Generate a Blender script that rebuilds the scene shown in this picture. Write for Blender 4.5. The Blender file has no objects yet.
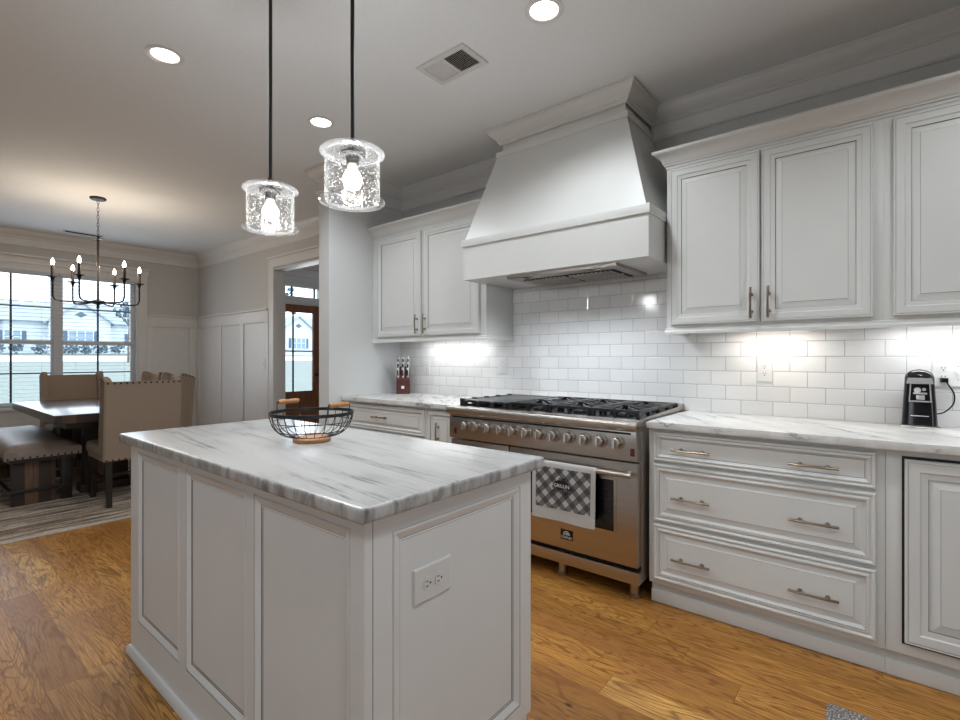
import bpy, bmesh, math, random
from mathutils import Vector, Matrix
PI = math.pi
SC = bpy.context.scene
COL = SC.collection
random.seed(7)

# ------------------------------------------------------------------ camera, world, lights, exposure
cam_d = bpy.data.cameras.new('camera'); cam = bpy.data.objects.new('camera', cam_d); COL.objects.link(cam)
cam_d.sensor_width = 36; cam_d.lens = 493.3 * 36 / 960; cam_d.shift_y = -1.8 / 960
cam.location = (0, -3.049, 1.214); cam.rotation_euler = (PI / 2, 0, 0.6876)
cam_d.clip_start = 0.05; cam_d.clip_end = 400
SC.camera = cam
SC.view_settings.view_transform = 'Standard'; SC.view_settings.look = 'None'
SC.view_settings.exposure = 0.40; SC.view_settings.gamma = 1.0; SC.view_settings.use_curve_mapping = False

W = bpy.data.worlds.new('sky'); SC.world = W; W.use_nodes = True
nt = W.node_tree; bg = nt.nodes['Background']
bg.inputs['Color'].default_value = (0.80, 0.91, 1.0, 1); bg.inputs['Strength'].default_value = 2.7

def area(name, loc, rot, sx, sy, power, color):
    d = bpy.data.lights.new(name, 'AREA'); d.shape = 'RECTANGLE'; d.size = sx; d.size_y = sy
    d.energy = power; d.color = color
    o = bpy.data.objects.new(name, d); o.location = loc; o.rotation_euler = rot; COL.objects.link(o); return o
# daylight entering the dining windows and the foyer door
area('daylight_dining_window', (-7.86, -1.63, 1.45), (0, -PI / 2, 0), 1.5, 1.5, 9, (0.78, 0.88, 1.0))
area('daylight_foyer_door', (-6.72, 1.6, 1.5), (0, -PI / 2, 0), 1.4, 1.4, 16, (0.85, 0.92, 1.0))

# ------------------------------------------------------------------ materials
def new_mat(name):
    m = bpy.data.materials.new(name); m.use_nodes = True
    n = m.node_tree.nodes; return m, m.node_tree, n['Principled BSDF']
def L(t, a, b): t.links.new(a, b)
def node(t, typ, **kw):
    n = t.nodes.new(typ)
    for k, v in kw.items():
        if k.startswith('i_'): n.inputs[int(k[2:])].default_value = v
        else: setattr(n, k, v)
    return n
def coords(t, scale=(1, 1, 1), rot=(0, 0, 0), loc=(0, 0, 0)):
    g = node(t, 'ShaderNodeNewGeometry'); m = node(t, 'ShaderNodeMapping')
    m.inputs['Scale'].default_value = scale; m.inputs['Rotation'].default_value = rot; m.inputs['Location'].default_value = loc
    L(t, g.outputs['Position'], m.inputs['Vector']); return m.outputs['Vector']
def noise(t, vec, scale, detail=3, rough=0.5, dist=0):
    n = node(t, 'ShaderNodeTexNoise'); n.inputs['Scale'].default_value = scale; n.inputs['Detail'].default_value = detail
    n.inputs['Roughness'].default_value = rough; n.inputs['Distortion'].default_value = dist
    if vec is not None: L(t, vec, n.inputs['Vector'])
    return n.outputs['Fac']
def ramp(t, fac, stops, interp='LINEAR'):
    r = node(t, 'ShaderNodeValToRGB'); r.color_ramp.interpolation = interp
    e = r.color_ramp.elements
    while len(e) < len(stops): e.new(0.5)
    for i, (p, c) in enumerate(stops):
        e[i].position = p; e[i].color = (c[0], c[1], c[2], 1) if isinstance(c, tuple) else (c, c, c, 1)
    L(t, fac, r.inputs['Fac']); return r.outputs['Color']
def mix(t, fac, a, b, typ='MIX'):
    m = node(t, 'ShaderNodeMix', data_type='RGBA', blend_type=typ)
    for s, v in ((0, fac), (6, a), (7, b)):
        if isinstance(v, bpy.types.NodeSocket): L(t, v, m.inputs[s])
        else: m.inputs[s].default_value = v if s == 0 else ((*v, 1) if len(v) == 3 else v)
    return m.outputs[2]
def mth(t, op, a, b=None, c=None):
    m = node(t, 'ShaderNodeMath', operation=op)
    for i, v in enumerate((a, b, c)):
        if v is None: continue
        if isinstance(v, bpy.types.NodeSocket): L(t, v, m.inputs[i])
        else: m.inputs[i].default_value = v
    return m.outputs[0]
def bump(t, h, p, strength=0.2, dist=0.01):
    b = node(t, 'ShaderNodeBump'); b.inputs['Strength'].default_value = strength; b.inputs['Distance'].default_value = dist
    L(t, h, b.inputs['Height']); L(t, b.outputs['Normal'], p.inputs['Normal'])
def simple(name, col, rough=0.5, metal=0.0, nscale=30, nvar=0.04, bmp=0.0, spec=0.5, stretch=(1, 1, 1)):
    m, t, p = new_mat(name)
    v = coords(t, stretch); f = noise(t, v, nscale)
    a = tuple(max(0, c * (1 - nvar)) for c in col); b = tuple(min(1, c * (1 + nvar)) for c in col)
    L(t, ramp(t, f, [(0.3, a), (0.7, b)]), p.inputs['Base Color'])
    p.inputs['Roughness'].default_value = rough; p.inputs['Metallic'].default_value = metal
    p.inputs['Specular IOR Level'].default_value = spec
    if bmp: bump(t, f, p, bmp, 0.004)
    return m
def emit(name, col, s):
    m = bpy.data.materials.new(name); m.use_nodes = True; t = m.node_tree; t.nodes.clear()
    e = node(t, 'ShaderNodeEmission'); e.inputs[0].default_value = (*col, 1); e.inputs[1].default_value = s
    o = node(t, 'ShaderNodeOutputMaterial'); L(t, e.outputs[0], o.inputs[0]); return m

M = {}
M['paint'] = simple('cabinet_paint', (0.635, 0.64, 0.63), 0.42, nscale=6, nvar=0.015)
M['glaze'] = simple('pinstripe_glaze', (0.15, 0.14, 0.13), 0.5, nscale=40, nvar=0.1)
M['island_paint'] = simple('island_paint', (0.70, 0.715, 0.72), 0.4, nscale=6, nvar=0.015)
M['wall'] = simple('wall_paint', (0.53, 0.53, 0.52), 0.75, nscale=60, nvar=0.02, bmp=0.03)
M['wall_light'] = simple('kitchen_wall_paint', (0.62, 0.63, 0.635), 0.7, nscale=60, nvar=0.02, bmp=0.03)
M['trim'] = simple('trim_paint', (0.68, 0.675, 0.67), 0.4, nscale=10, nvar=0.015)
M['ceiling'] = simple('ceiling_paint', (0.76, 0.795, 0.82), 0.85, nscale=80, nvar=0.02, bmp=0.02)
M['nickel'] = simple('brushed_nickel', (0.34, 0.285, 0.225), 0.28, 1.0, nscale=60, nvar=0.08, stretch=(1, 1, 8))
M['chrome'] = simple('polished_chrome', (0.75, 0.75, 0.75), 0.12, 1.0)
M['black_metal'] = simple('black_bronze_metal', (0.012, 0.011, 0.012), 0.42, 0.3, nvar=0.2)
M['iron'] = simple('cast_iron', (0.007, 0.007, 0.008), 0.34, 0.0, nscale=200, nvar=0.2, bmp=0.1)
M['griddle'] = simple('griddle_plate', (0.018, 0.019, 0.020), 0.30, 0.2, nscale=30, nvar=0.2)
M['black'] = simple('black_gloss', (0.008, 0.008, 0.009), 0.12, nvar=0.1)
M['dark'] = simple('dark_void', (0.01, 0.01, 0.01), 0.9)
M['white_plastic'] = simple('white_plastic', (0.68, 0.68, 0.68), 0.3, nvar=0.01)
M['slot'] = simple('outlet_slot', (0.06, 0.06, 0.06), 0.5)
M['red'] = simple('red_switch', (0.16, 0.012, 0.008), 0.3)
M['linen'] = simple('beige_linen', (0.30, 0.235, 0.18), 0.9, nscale=400, nvar=0.14, bmp=0.4, spec=0.15)
M['leather'] = simple('taupe_bench_fabric', (0.24, 0.185, 0.155), 0.5, nscale=120, nvar=0.08, bmp=0.15)
M['nail'] = simple('dark_nailhead', (0.035, 0.025, 0.02), 0.35, 0.8)
M['espresso'] = simple('espresso_wood', (0.012, 0.010, 0.009), 0.4, nscale=20, nvar=0.2)
M['lightwood'] = simple('light_handle_wood', (0.36, 0.165, 0.062), 0.45, nscale=30, nvar=0.25, stretch=(1, 1, 6))
M['redwood'] = simple('knife_block_wood', (0.075, 0.018, 0.014), 0.35, nscale=25, nvar=0.25, stretch=(1, 1, 5))
M['gasket'] = simple('dark_gap', (0.008, 0.008, 0.008), 0.6)
M['blind'] = simple('blind_slat', (0.50, 0.54, 0.60), 0.5, nvar=0.02)
M['muntin'] = simple('dark_muntin', (0.03, 0.035, 0.045), 0.5)
M['wick'] = simple('candle_sleeve', (0.06, 0.05, 0.045), 0.4)
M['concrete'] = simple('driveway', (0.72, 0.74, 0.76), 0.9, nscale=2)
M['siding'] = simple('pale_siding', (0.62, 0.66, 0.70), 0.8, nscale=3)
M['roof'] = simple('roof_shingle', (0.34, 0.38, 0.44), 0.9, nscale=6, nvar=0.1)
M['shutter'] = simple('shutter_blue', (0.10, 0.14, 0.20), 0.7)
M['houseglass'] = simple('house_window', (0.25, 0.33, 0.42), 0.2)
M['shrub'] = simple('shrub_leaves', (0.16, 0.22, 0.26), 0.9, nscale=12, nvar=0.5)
M['bark'] = simple('tree_bark', (0.14, 0.12, 0.11), 0.9, nvar=0.3)
M['bulb'] = emit('warm_bulb', (1.0, 0.90, 0.74), 16)
M['flame'] = emit('candle_bulb', (1.0, 0.80, 0.58), 26)
M['can'] = emit('downlight_lens', (1.0, 0.97, 0.92), 9)
M['puck'] = emit('cabinet_light', (1.0, 0.93, 0.84), 8)
M['pewter'] = simple('dark_pewter', (0.10, 0.10, 0.10), 0.4, 0.5)
M['silver'] = simple('knife_steel', (0.72, 0.72, 0.74), 0.25, 0.5)
M['vent_white'] = simple('vent_enamel', (0.62, 0.62, 0.61), 0.4)

# stainless steel, brushed
m, t, p = new_mat('stainless_steel'); v = coords(t, (1, 1, 60)); f = noise(t, v, 12, 4)
L(t, ramp(t, f, [(0.25, (0.40, 0.365, 0.33)), (0.75, (0.52, 0.48, 0.445))]), p.inputs['Base Color'])
p.inputs['Metallic'].default_value = 1.0; p.inputs['Roughness'].default_value = 0.33
p.inputs['Anisotropic'].default_value = 0.5; bump(t, f, p, 0.04, 0.002); M['steel'] = m

# hand-scraped hickory plank floor, boards run along X
m, t, p = new_mat('hickory_floor')
g = node(t, 'ShaderNodeNewGeometry'); sp = node(t, 'ShaderNodeSeparateXYZ'); L(t, g.outputs['Position'], sp.inputs[0])
x, y = sp.outputs[0], sp.outputs[1]
PWD = 0.127
yr = mth(t, 'DIVIDE', y, PWD); row = mth(t, 'FLOOR', yr); fy = mth(t, 'FRACT', yr)
wn = node(t, 'ShaderNodeTexWhiteNoise', noise_dimensions='1D'); L(t, row, wn.inputs['W'])
xs = mth(t, 'ADD', mth(t, 'DIVIDE', x, 1.05), mth(t, 'MULTIPLY', wn.outputs['Value'], 7.3))
cx = mth(t, 'FLOOR', xs); fx = mth(t, 'FRACT', xs)
cb = node(t, 'ShaderNodeCombineXYZ'); L(t, row, cb.inputs[0]); L(t, cx, cb.inputs[1])
wn2 = node(t, 'ShaderNodeTexWhiteNoise', noise_dimensions='3D'); L(t, cb.outputs[0], wn2.inputs['Vector'])
pid = wn2.outputs['Value']
cb2 = node(t, 'ShaderNodeCombineXYZ')
L(t, mth(t, 'MULTIPLY', x, 1.0), cb2.inputs[0]); L(t, mth(t, 'MULTIPLY', y, 6.5), cb2.inputs[1]); L(t, mth(t, 'MULTIPLY', pid, 31.0), cb2.inputs[2])
n1 = noise(t, cb2.outputs[0], 1.1, 3, 0.5, 0.8)
rings = mth(t, 'FRACT', mth(t, 'MULTIPLY', n1, 15.0))
ringc = mth(t, 'ABSOLUTE', mth(t, 'SUBTRACT', rings, 0.5))
cb3 = node(t, 'ShaderNodeCombineXYZ')
L(t, mth(t, 'MULTIPLY', x, 4.5), cb3.inputs[0]); L(t, mth(t, 'MULTIPLY', y, 120.0), cb3.inputs[1]); L(t, pid, cb3.inputs[2])
fine = noise(t, cb3.outputs[0], 2.0, 4, 0.65)
base = ramp(t, pid, [(0.0, (0.33, 0.145, 0.032)), (0.3, (0.50, 0.235, 0.050)), (0.55, (0.58, 0.285, 0.066)), (0.8, (0.44, 0.205, 0.045)), (1.0, (0.72, 0.410, 0.120))])
col = mix(t, ramp(t, ringc, [(0.0, 0.78), (0.22, 0.0)]), base, (0.13, 0.046, 0.011))
col = mix(t, ramp(t, fine, [(0.38, 0.75), (0.54, 0.0)]), col, (0.17, 0.062, 0.015))
big = noise(t, coords(t, (0.9, 2.4, 1)), 2.2, 2)
col = mix(t, ramp(t, big, [(0.35, 0.55), (0.62, 0.0)]), col, (0.27, 0.110, 0.030))
vk = node(t, 'ShaderNodeTexVoronoi'); vk.inputs['Scale'].default_value = 2.4; L(t, coords(t, (1, 1.8, 1)), vk.inputs['Vector'])
col = mix(t, ramp(t, vk.outputs['Distance'], [(0.018, 0.9), (0.05, 0.0)]), col, (0.03, 0.012, 0.006))
gy = mth(t, 'LESS_THAN', mth(t, 'MINIMUM', fy, mth(t, 'SUBTRACT', 1.0, fy)), 0.010)
gx = mth(t, 'LESS_THAN', mth(t, 'MINIMUM', fx, mth(t, 'SUBTRACT', 1.0, fx)), 0.0012)
gap = mth(t, 'MAXIMUM', gy, gx)
col = mix(t, mth(t, 'MULTIPLY', gap, 0.45), col, (0.06, 0.025, 0.010))
L(t, col, p.inputs['Base Color'])
L(t, ramp(t, fine, [(0.3, 0.46), (0.7, 0.30)]), p.inputs['Roughness']); p.inputs['Specular IOR Level'].default_value = 0.24
bump(t, mth(t, 'ADD', mth(t, 'MULTIPLY', n1, 0.8), mth(t, 'MULTIPLY', gap, -0.6)), p, 0.22, 0.01)
M['floor'] = m

# honed white-and-grey stone
def marble(name, ang, base, seed, dark, sc, dist):
    m, t, p = new_mat(name)
    vr = coords(t, (1, 1, 1), (0, 0, ang), seed)
    st = node(t, 'ShaderNodeMapping'); st.inputs['Scale'].default_value = sc; L(t, vr, st.inputs['Vector'])
    a = noise(t, st.outputs[0], 1.6, 6, 0.62, dist)
    st2 = node(t, 'ShaderNodeMapping'); st2.inputs['Scale'].default_value = (1.0, 5.0, 5.0); L(t, vr, st2.inputs['Vector'])
    b = noise(t, st2.outputs[0], 1.1, 4, 0.6, 0.9)
    line = mth(t, 'ABSOLUTE', mth(t, 'SUBTRACT', a, 0.5))
    mask = ramp(t, b, [(0.46, 0.0), (0.62, 1.0)])
    fl = mth(t, 'MULTIPLY', ramp(t, line, [(0.0, 1.0), (0.030, 0.0)]), mask)
    cloud = ramp(t, b, [(0.35, (base[0], base[1], base[2])), (0.56, tuple(c * 0.90 for c in base)), (0.74, tuple(c * 0.52 for c in base))])
    soft = ramp(t, a, [(0.42, 0.0), (0.62, 0.36), (0.78, 0.7)])
    c = mix(t, soft, cloud, (0.45, 0.44, 0.43))
    c = mix(t, mth(t, 'MULTIPLY', fl, dark), c, (0.13, 0.135, 0.14))
    sp_ = noise(t, coords(t), 90, 2)
    c = mix(t, ramp(t, sp_, [(0.35, 0.12), (0.6, 0.0)]), c, (0.45, 0.44, 0.42))
    L(t, c, p.inputs['Base Color']); p.inputs['Roughness'].default_value = 0.22
    p.inputs['Specular IOR Level'].default_value = 0.4
    return m
M['marble_island'] = marble('island_stone', 0.10, (0.44, 0.435, 0.43), (0.3, 0.15, 0), 1.0, (0.42, 15.0, 15.0), 0.25)
M['marble_wall'] = marble('counter_stone', 0.75, (0.72, 0.71, 0.69), (3.1, 1.7, 0), 1.0, (0.9, 6.0, 6.0), 0.4)

# subway tile
m, t, p = new_mat('subway_tile')
g = node(t, 'ShaderNodeNewGeometry'); sp = node(t, 'ShaderNodeSeparateXYZ'); L(t, g.outputs['Position'], sp.inputs[0])
TW, TH = 0.155, 0.0806
zr = mth(t, 'DIVIDE', mth(t, 'SUBTRACT', sp.outputs[2], 0.9000), TH); row = mth(t, 'FLOOR', zr); fz = mth(t, 'FRACT', zr)
odd = mth(t, 'MULTIPLY', mth(t, 'MODULO', mth(t, 'ADD', row, 100.0), 2.0), 0.5)
xr = mth(t, 'ADD', mth(t, 'ADD', mth(t, 'DIVIDE', sp.outputs[0], TW), 40.0), odd); fx = mth(t, 'FRACT', xr)
dx = mth(t, 'MULTIPLY', mth(t, 'MINIMUM', fx, mth(t, 'SUBTRACT', 1.0, fx)), TW)
dz = mth(t, 'MULTIPLY', mth(t, 'MINIMUM', fz, mth(t, 'SUBTRACT', 1.0, fz)), TH)
de = mth(t, 'MINIMUM', dx, dz)
cb = node(t, 'ShaderNodeCombineXYZ'); L(t, row, cb.inputs[0]); L(t, mth(t, 'FLOOR', xr), cb.inputs[1])
wn = node(t, 'ShaderNodeTexWhiteNoise', noise_dimensions='3D'); L(t, cb.outputs[0], wn.inputs['Vector'])
tc = ramp(t, wn.outputs['Value'], [(0.0, (0.70, 0.70, 0.70)), (1.0, (0.76, 0.755, 0.75))])
grout = ramp(t, mth(t, 'MULTIPLY', de, 100.0), [(0.10, 1.0), (0.14, 0.0)])
L(t, mix(t, grout, tc, (0.33, 0.33, 0.33)), p.inputs['Base Color'])
L(t, ramp(t, grout, [(0, 0.10), (1, 0.8)]), p.inputs['Roughness'])
hgt = ramp(t, mth(t, 'MULTIPLY', de, 100.0), [(0.10, 0.0), (0.20, 0.5), (0.55, 1.0)])
wav = noise(t, coords(t), 9, 2)
bump(t, mth(t, 'ADD', hgt, mth(t, 'MULTIPLY', wav, 0.35)), p, 0.30, 0.004)
M['tile'] = m

# rug: heathered stripes along Y
m, t, p = new_mat('striped_rug'); f = noise(t, coords(t, (14, 1.2, 1), (0, 0, 0.06)), 1.5, 5, 0.7, 0.5); f2 = noise(t, coords(t), 140, 2)
c = ramp(t, f, [(0.34, (0.05, 0.036, 0.028)), (0.46, (0.30, 0.225, 0.165)), (0.58, (0.75, 0.64, 0.52))])
L(t, mix(t, ramp(t, f2, [(0.4, 0.5), (0.6, 0)]), c, (0.06, 0.045, 0.04)), p.inputs['Base Color']); p.inputs['Roughness'].default_value = 0.95
bump(t, f2, p, 0.5, 0.01); M['rug'] = m
M['rug_edge'] = simple('rug_binding', (0.52, 0.46, 0.40), 0.9, nscale=100, nvar=0.2, bmp=0.3)
m, t, p = new_mat('speckled_mat'); f = noise(t, coords(t), 170, 2)
L(t, ramp(t, f, [(0.38, (0.06, 0.05, 0.05)), (0.52, (0.22, 0.20, 0.19)), (0.66, (0.5, 0.47, 0.45))]), p.inputs['Base Color'])
p.inputs['Roughness'].default_value = 0.95; bump(t, f, p, 0.5, 0.01); M['mat'] = m
# dark varnished plank table top and patchwork of reclaimed wood
def patch(name, sx, stops, rough, grain=(60, 60, 3)):
    m, t, p = new_mat(name); g = node(t, 'ShaderNodeNewGeometry'); s = node(t, 'ShaderNodeSeparateXYZ'); L(t, g.outputs['Position'], s.inputs[0])
    w = node(t, 'ShaderNodeTexWhiteNoise', noise_dimensions='1D'); L(t, mth(t, 'FLOOR', mth(t, 'DIVIDE', s.outputs[1], sx)), w.inputs['W'])
    gr = noise(t, coords(t, grain), 1.0, 4)
    c = ramp(t, w.outputs['Value'], stops, 'CONSTANT')
    L(t, mix(t, ramp(t, gr, [(0.35, 0.55), (0.65, 0.0)]), c, (0.03, 0.018, 0.012)), p.inputs['Base Color'])
    p.inputs['Roughness'].default_value = rough; return m
M['tabletop'] = patch('varnished_table_planks', 0.11, [(0, (0.06, 0.040, 0.034)), (0.4, (0.09, 0.058, 0.045)), (0.7, (0.05, 0.034, 0.030))], 0.2, (3, 60, 60))
M['patchwork'] = patch('reclaimed_wood', 0.085, [(0, (0.035, 0.020, 0.014)), (0.35, (0.17, 0.085, 0.045)), (0.6, (0.09, 0.045, 0.026)), (0.8, (0.025, 0.016, 0.012))], 0.6)
# walnut door wood
m, t, p = new_mat('stained_door_wood'); f = noise(t, coords(t, (14, 14, 1)), 2.5, 4, 0.6, 0.4)
L(t, ramp(t, f, [(0.3, (0.16, 0.055, 0.022)), (0.7, (0.30, 0.125, 0.055))]), p.inputs['Base Color']); p.inputs['Roughness'].default_value = 0.35
M['doorwood'] = m
# lawn
m, t, p = new_mat('lawn'); f = noise(t, coords(t, (0.5, 2, 1)), 2.0, 5, 0.7)
L(t, ramp(t, f, [(0.3, (0.19, 0.21, 0.19)), (0.7, (0.24, 0.26, 0.235))]), p.inputs['Base Color']); p.inputs['Roughness'].default_value = 0.95; M['lawn'] = m
# thin window glass
def clear_glass(name, tint, gloss):
    m = bpy.data.materials.new(name); m.use_nodes = True; t = m.node_tree; t.nodes.clear()
    tr = node(t, 'ShaderNodeBsdfTransparent'); tr.inputs[0].default_value = (*tint, 1)
    gl = node(t, 'ShaderNodeBsdfGlossy'); gl.inputs['Roughness'].default_value = 0.02
    fr = node(t, 'ShaderNodeFresnel'); fr.inputs[0].default_value = 1.4
    mx = node(t, 'ShaderNodeMixShader'); L(t, mth(t, 'MULTIPLY', fr.outputs[0], gloss), mx.inputs[0]); L(t, tr.outputs[0], mx.inputs[1]); L(t, gl.outputs[0], mx.inputs[2])
    o = node(t, 'ShaderNodeOutputMaterial'); L(t, mx.outputs[0], o.inputs[0]); return m
M['glass'] = clear_glass('window_glass', (0.95, 0.98, 1.0), 0.9)
# seeded pendant glass: clear with trapped bubbles
def seeded(name, body, edge, seed):
    m = bpy.data.materials.new(name); m.use_nodes = True; t = m.node_tree; t.nodes.clear()
    tr = node(t, 'ShaderNodeBsdfTransparent'); tr.inputs[0].default_value = (0.985, 0.985, 0.985, 1)
    gl = node(t, 'ShaderNodeBsdfGlossy'); gl.inputs['Roughness'].default_value = 0.10; gl.inputs['Color'].default_value = (0.9, 0.9, 0.9, 1)
    df = node(t, 'ShaderNodeBsdfDiffuse'); df.inputs['Color'].default_value = (0.55, 0.56, 0.57, 1)
    m1 = node(t, 'ShaderNodeMixShader'); m1.inputs[0].default_value = 0.5; L(t, gl.outputs[0], m1.inputs[1]); L(t, df.outputs[0], m1.inputs[2])
    vo = node(t, 'ShaderNodeTexVoronoi'); vo.inputs['Scale'].default_value = 105; vo.inputs['Randomness'].default_value = 1.0; L(t, coords(t), vo.inputs['Vector'])
    bub = ramp(t, vo.outputs['Distance'], [(0.20, seed), (0.34, 0.0)])
    lw = node(t, 'ShaderNodeLayerWeight'); lw.inputs[0].default_value = 0.5
    fac = mth(t, 'MAXIMUM', bub, ramp(t, lw.outputs['Facing'], [(0.45, body), (0.80, edge * 0.4), (1.0, edge)]))
    mx = node(t, 'ShaderNodeMixShader'); L(t, fac, mx.inputs[0]); L(t, tr.outputs[0], mx.inputs[1]); L(t, m1.outputs[0], mx.inputs[2])
    o = node(t, 'ShaderNodeOutputMaterial'); L(t, mx.outputs[0], o.inputs[0]); return m
M['seeded'] = seeded('seeded_glass', 0.02, 0.50, 0.75)
M['plateglass'] = seeded('glass_plate', 0.06, 0.25, 0.10)
M['rimglass'] = seeded('glass_rim', 0.16, 0.70, 0.35)
# gingham towel: weave turned 45 degrees
m, t, p = new_mat('gingham_cloth')
g = node(t, 'ShaderNodeNewGeometry'); s = node(t, 'ShaderNodeSeparateXYZ'); L(t, g.outputs['Position'], s.inputs[0])
u_ = mth(t, 'MULTIPLY', mth(t, 'ADD', s.outputs[0], s.outputs[2]), 0.7071); v_ = mth(t, 'MULTIPLY', mth(t, 'SUBTRACT', s.outputs[0], s.outputs[2]), 0.7071)
q = 0.058
sa = mth(t, 'LESS_THAN', mth(t, 'FRACT', mth(t, 'ADD', mth(t, 'DIVIDE', u_, q), 100.0)), 0.5)
sb = mth(t, 'LESS_THAN', mth(t, 'FRACT', mth(t, 'ADD', mth(t, 'DIVIDE', v_, q), 100.0)), 0.5)
chk = ramp(t, mth(t, 'MULTIPLY', mth(t, 'ADD', sa, sb), 0.5), [(0.25, (0.76, 0.74, 0.73)), (0.5, (0.25, 0.235, 0.24)), (0.75, (0.095, 0.09, 0.10))])
L(t, mix(t, ramp(t, noise(t, coords(t), 300), [(0.4, 0.12), (0.6, 0)]), chk, (0.5, 0.5, 0.5)), p.inputs['Base Color']); p.inputs['Roughness'].default_value = 0.9
M['gingham'] = m
M['towel_white'] = simple('towel_hem', (0.80, 0.78, 0.76), 0.9, nscale=250, nvar=0.04, bmp=0.2)

# ------------------------------------------------------------------ mesh builder
class MB:
    def __init__(s): s.bm = bmesh.new()
    def _v(s, p): return s.bm.verts.new(p)
    def face(s, vs, mi=0):
        try: f = s.bm.faces.new(vs); f.material_index = mi; return f
        except ValueError: return None
    def quad(s, a, b, c, d, mi=0): return s.face([s._v(a), s._v(b), s._v(c), s._v(d)], mi)
    def box(s, x0, x1, y0, y1, z0, z1, bev=0, mi=0, seg=2, mat=None):
        x0, x1 = sorted((x0, x1)); y0, y1 = sorted((y0, y1)); z0, z1 = sorted((z0, z1))
        vs = [s._v((x, y, z)) for z in (z0, z1) for x, y in ((x0, y0), (x1, y0), (x1, y1), (x0, y1))]
        fs = [s.face([vs[i] for i in q], mi) for q in ((3, 2, 1, 0), (4, 5, 6, 7), (0, 1, 5, 4), (1, 2, 6, 5), (2, 3, 7, 6), (3, 0, 4, 7))]
        if bev:
            es = list({e for f in fs for e in f.edges})
            r = bmesh.ops.bevel(s.bm, geom=es, offset=bev, segments=seg, affect='EDGES', profile=0.6)
            for f in r['faces']: f.material_index = mi
            vs = list({v for f in r['faces'] for v in f.verts} | {v for v in vs if v.is_valid})
        if mat is not None: bmesh.ops.transform(s.bm, matrix=mat, verts=[v for v in vs if v.is_valid])
        return s
    def prism(s, poly, axis, a, b, mi=0):
        def P(q, w):
            if axis == 'x': return (w, q[0], q[1])
            if axis == 'y': return (q[0], w, q[1])
            return (q[0], q[1], w)
        A = [s._v(P(q, a)) for q in poly]; B = [s._v(P(q, b)) for q in poly]; n = len(poly)
        s.face(A[::-1], mi); s.face(B, mi)
        for i in range(n): s.face([A[i], A[(i + 1) % n], B[(i + 1) % n], B[i]], mi)
        return s
    def hexa(s, lo, hi, mi=0):
        A = [s._v(q) for q in lo]; B = [s._v(q) for q in hi]; n = len(lo)
        s.face(A[::-1], mi); s.face(B, mi)
        for i in range(n): s.face([A[i], A[(i + 1) % n], B[(i + 1) % n], B[i]], mi)
        return s
    def tube(s, pts, r, seg=10, mi=0, closed=False, caps=True):
        pts = [Vector(q) for q in pts]; n = len(pts); R = r if isinstance(r, (list, tuple)) else [r] * n
        rings = []; up = None
        for i, q in enumerate(pts):
            if closed: d = pts[(i + 1) % n] - pts[i - 1]
            elif i == 0: d = pts[1] - pts[0]
            elif i == n - 1: d = pts[-1] - pts[-2]
            else: d = (pts[i + 1] - q).normalized() + (q - pts[i - 1]).normalized()
            d.normalize()
            if up is None:
                up = Vector((0, 0, 1)) if abs(d.z) < 0.9 else Vector((1, 0, 0))
            a = d.cross(up)
            if a.length < 1e-4: a = d.cross(Vector((1, 0.3, 0)))
            a.normalize(); b = a.cross(d).normalized(); up = b
            rings.append([s._v(q + (a * math.cos(2 * PI * k / seg) + b * math.sin(2 * PI * k / seg)) * R[i]) for k in range(seg)])
        for i in range(n if closed else n - 1):
            A, B = rings[i], rings[(i + 1) % n]
            for k in range(seg): s.face([A[k], A[(k + 1) % seg], B[(k + 1) % seg], B[k]], mi)
        if caps and not closed: s.face(rings[0][::-1], mi); s.face(rings[-1], mi)
        return s
    def lathe(s, prof, c=(0, 0, 0), seg=32, mi=0, axis='z', closed=False):
        def P(r, h, a):
            ca, sa = math.cos(a) * r, math.sin(a) * r
            if axis == 'z': return (c[0] + ca, c[1] + sa, c[2] + h)
            if axis == 'y': return (c[0] + ca, c[1] + h, c[2] + sa)
            return (c[0] + h, c[1] + ca, c[2] + sa)
        rings = [[s._v(P(r, h, 2 * PI * k / seg)) for k in range(seg)] if r > 1e-6 else [s._v(P(0, h, 0))] for r, h in prof]
        for i in range(len(rings) if closed else len(rings) - 1):
            A, B = rings[i], rings[(i + 1) % len(rings)]
            for k in range(seg):
                k2 = (k + 1) % seg
                if len(A) == 1 and len(B) == 1: break
                if len(A) == 1: s.face([A[0], B[k2], B[k]], mi)
                elif len(B) == 1: s.face([A[k], A[k2], B[0]], mi)
                else: s.face([A[k], A[k2], B[k2], B[k]], mi)
        return s
    def panel(s, o, u, v, n, w, h, prof, mi=0, gl=1, back=True):
        """mitred moulding: prof = [(inset, height, glaze?)...], last ring filled"""
        o, u, v, n = Vector(o), Vector(u), Vector(v), Vector(n); R = []
        for q in prof:
            i, z = q[0], q[1]
            R.append([s._v(o + u * a + v * b + n * z) for a, b in ((i, i), (w - i, i), (w - i, h - i), (i, h - i))])
        for j in range(len(R) - 1):
            g = len(prof[j]) > 2
            for k in range(4): s.face([R[j][k], R[j][(k + 1) % 4], R[j + 1][(k + 1) % 4], R[j + 1][k]], gl if g else mi)
        s.face(R[-1], mi)
        if back: s.face(R[0][::-1], mi)
        return s
    def sphere(s, c, r, seg=16, mi=0, sz=1.0):
        n = seg // 2
        return s.lathe([(r * math.sin(PI * i / n), -r * sz * math.cos(PI * i / n)) for i in range(n + 1)], c, seg, mi)
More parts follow.
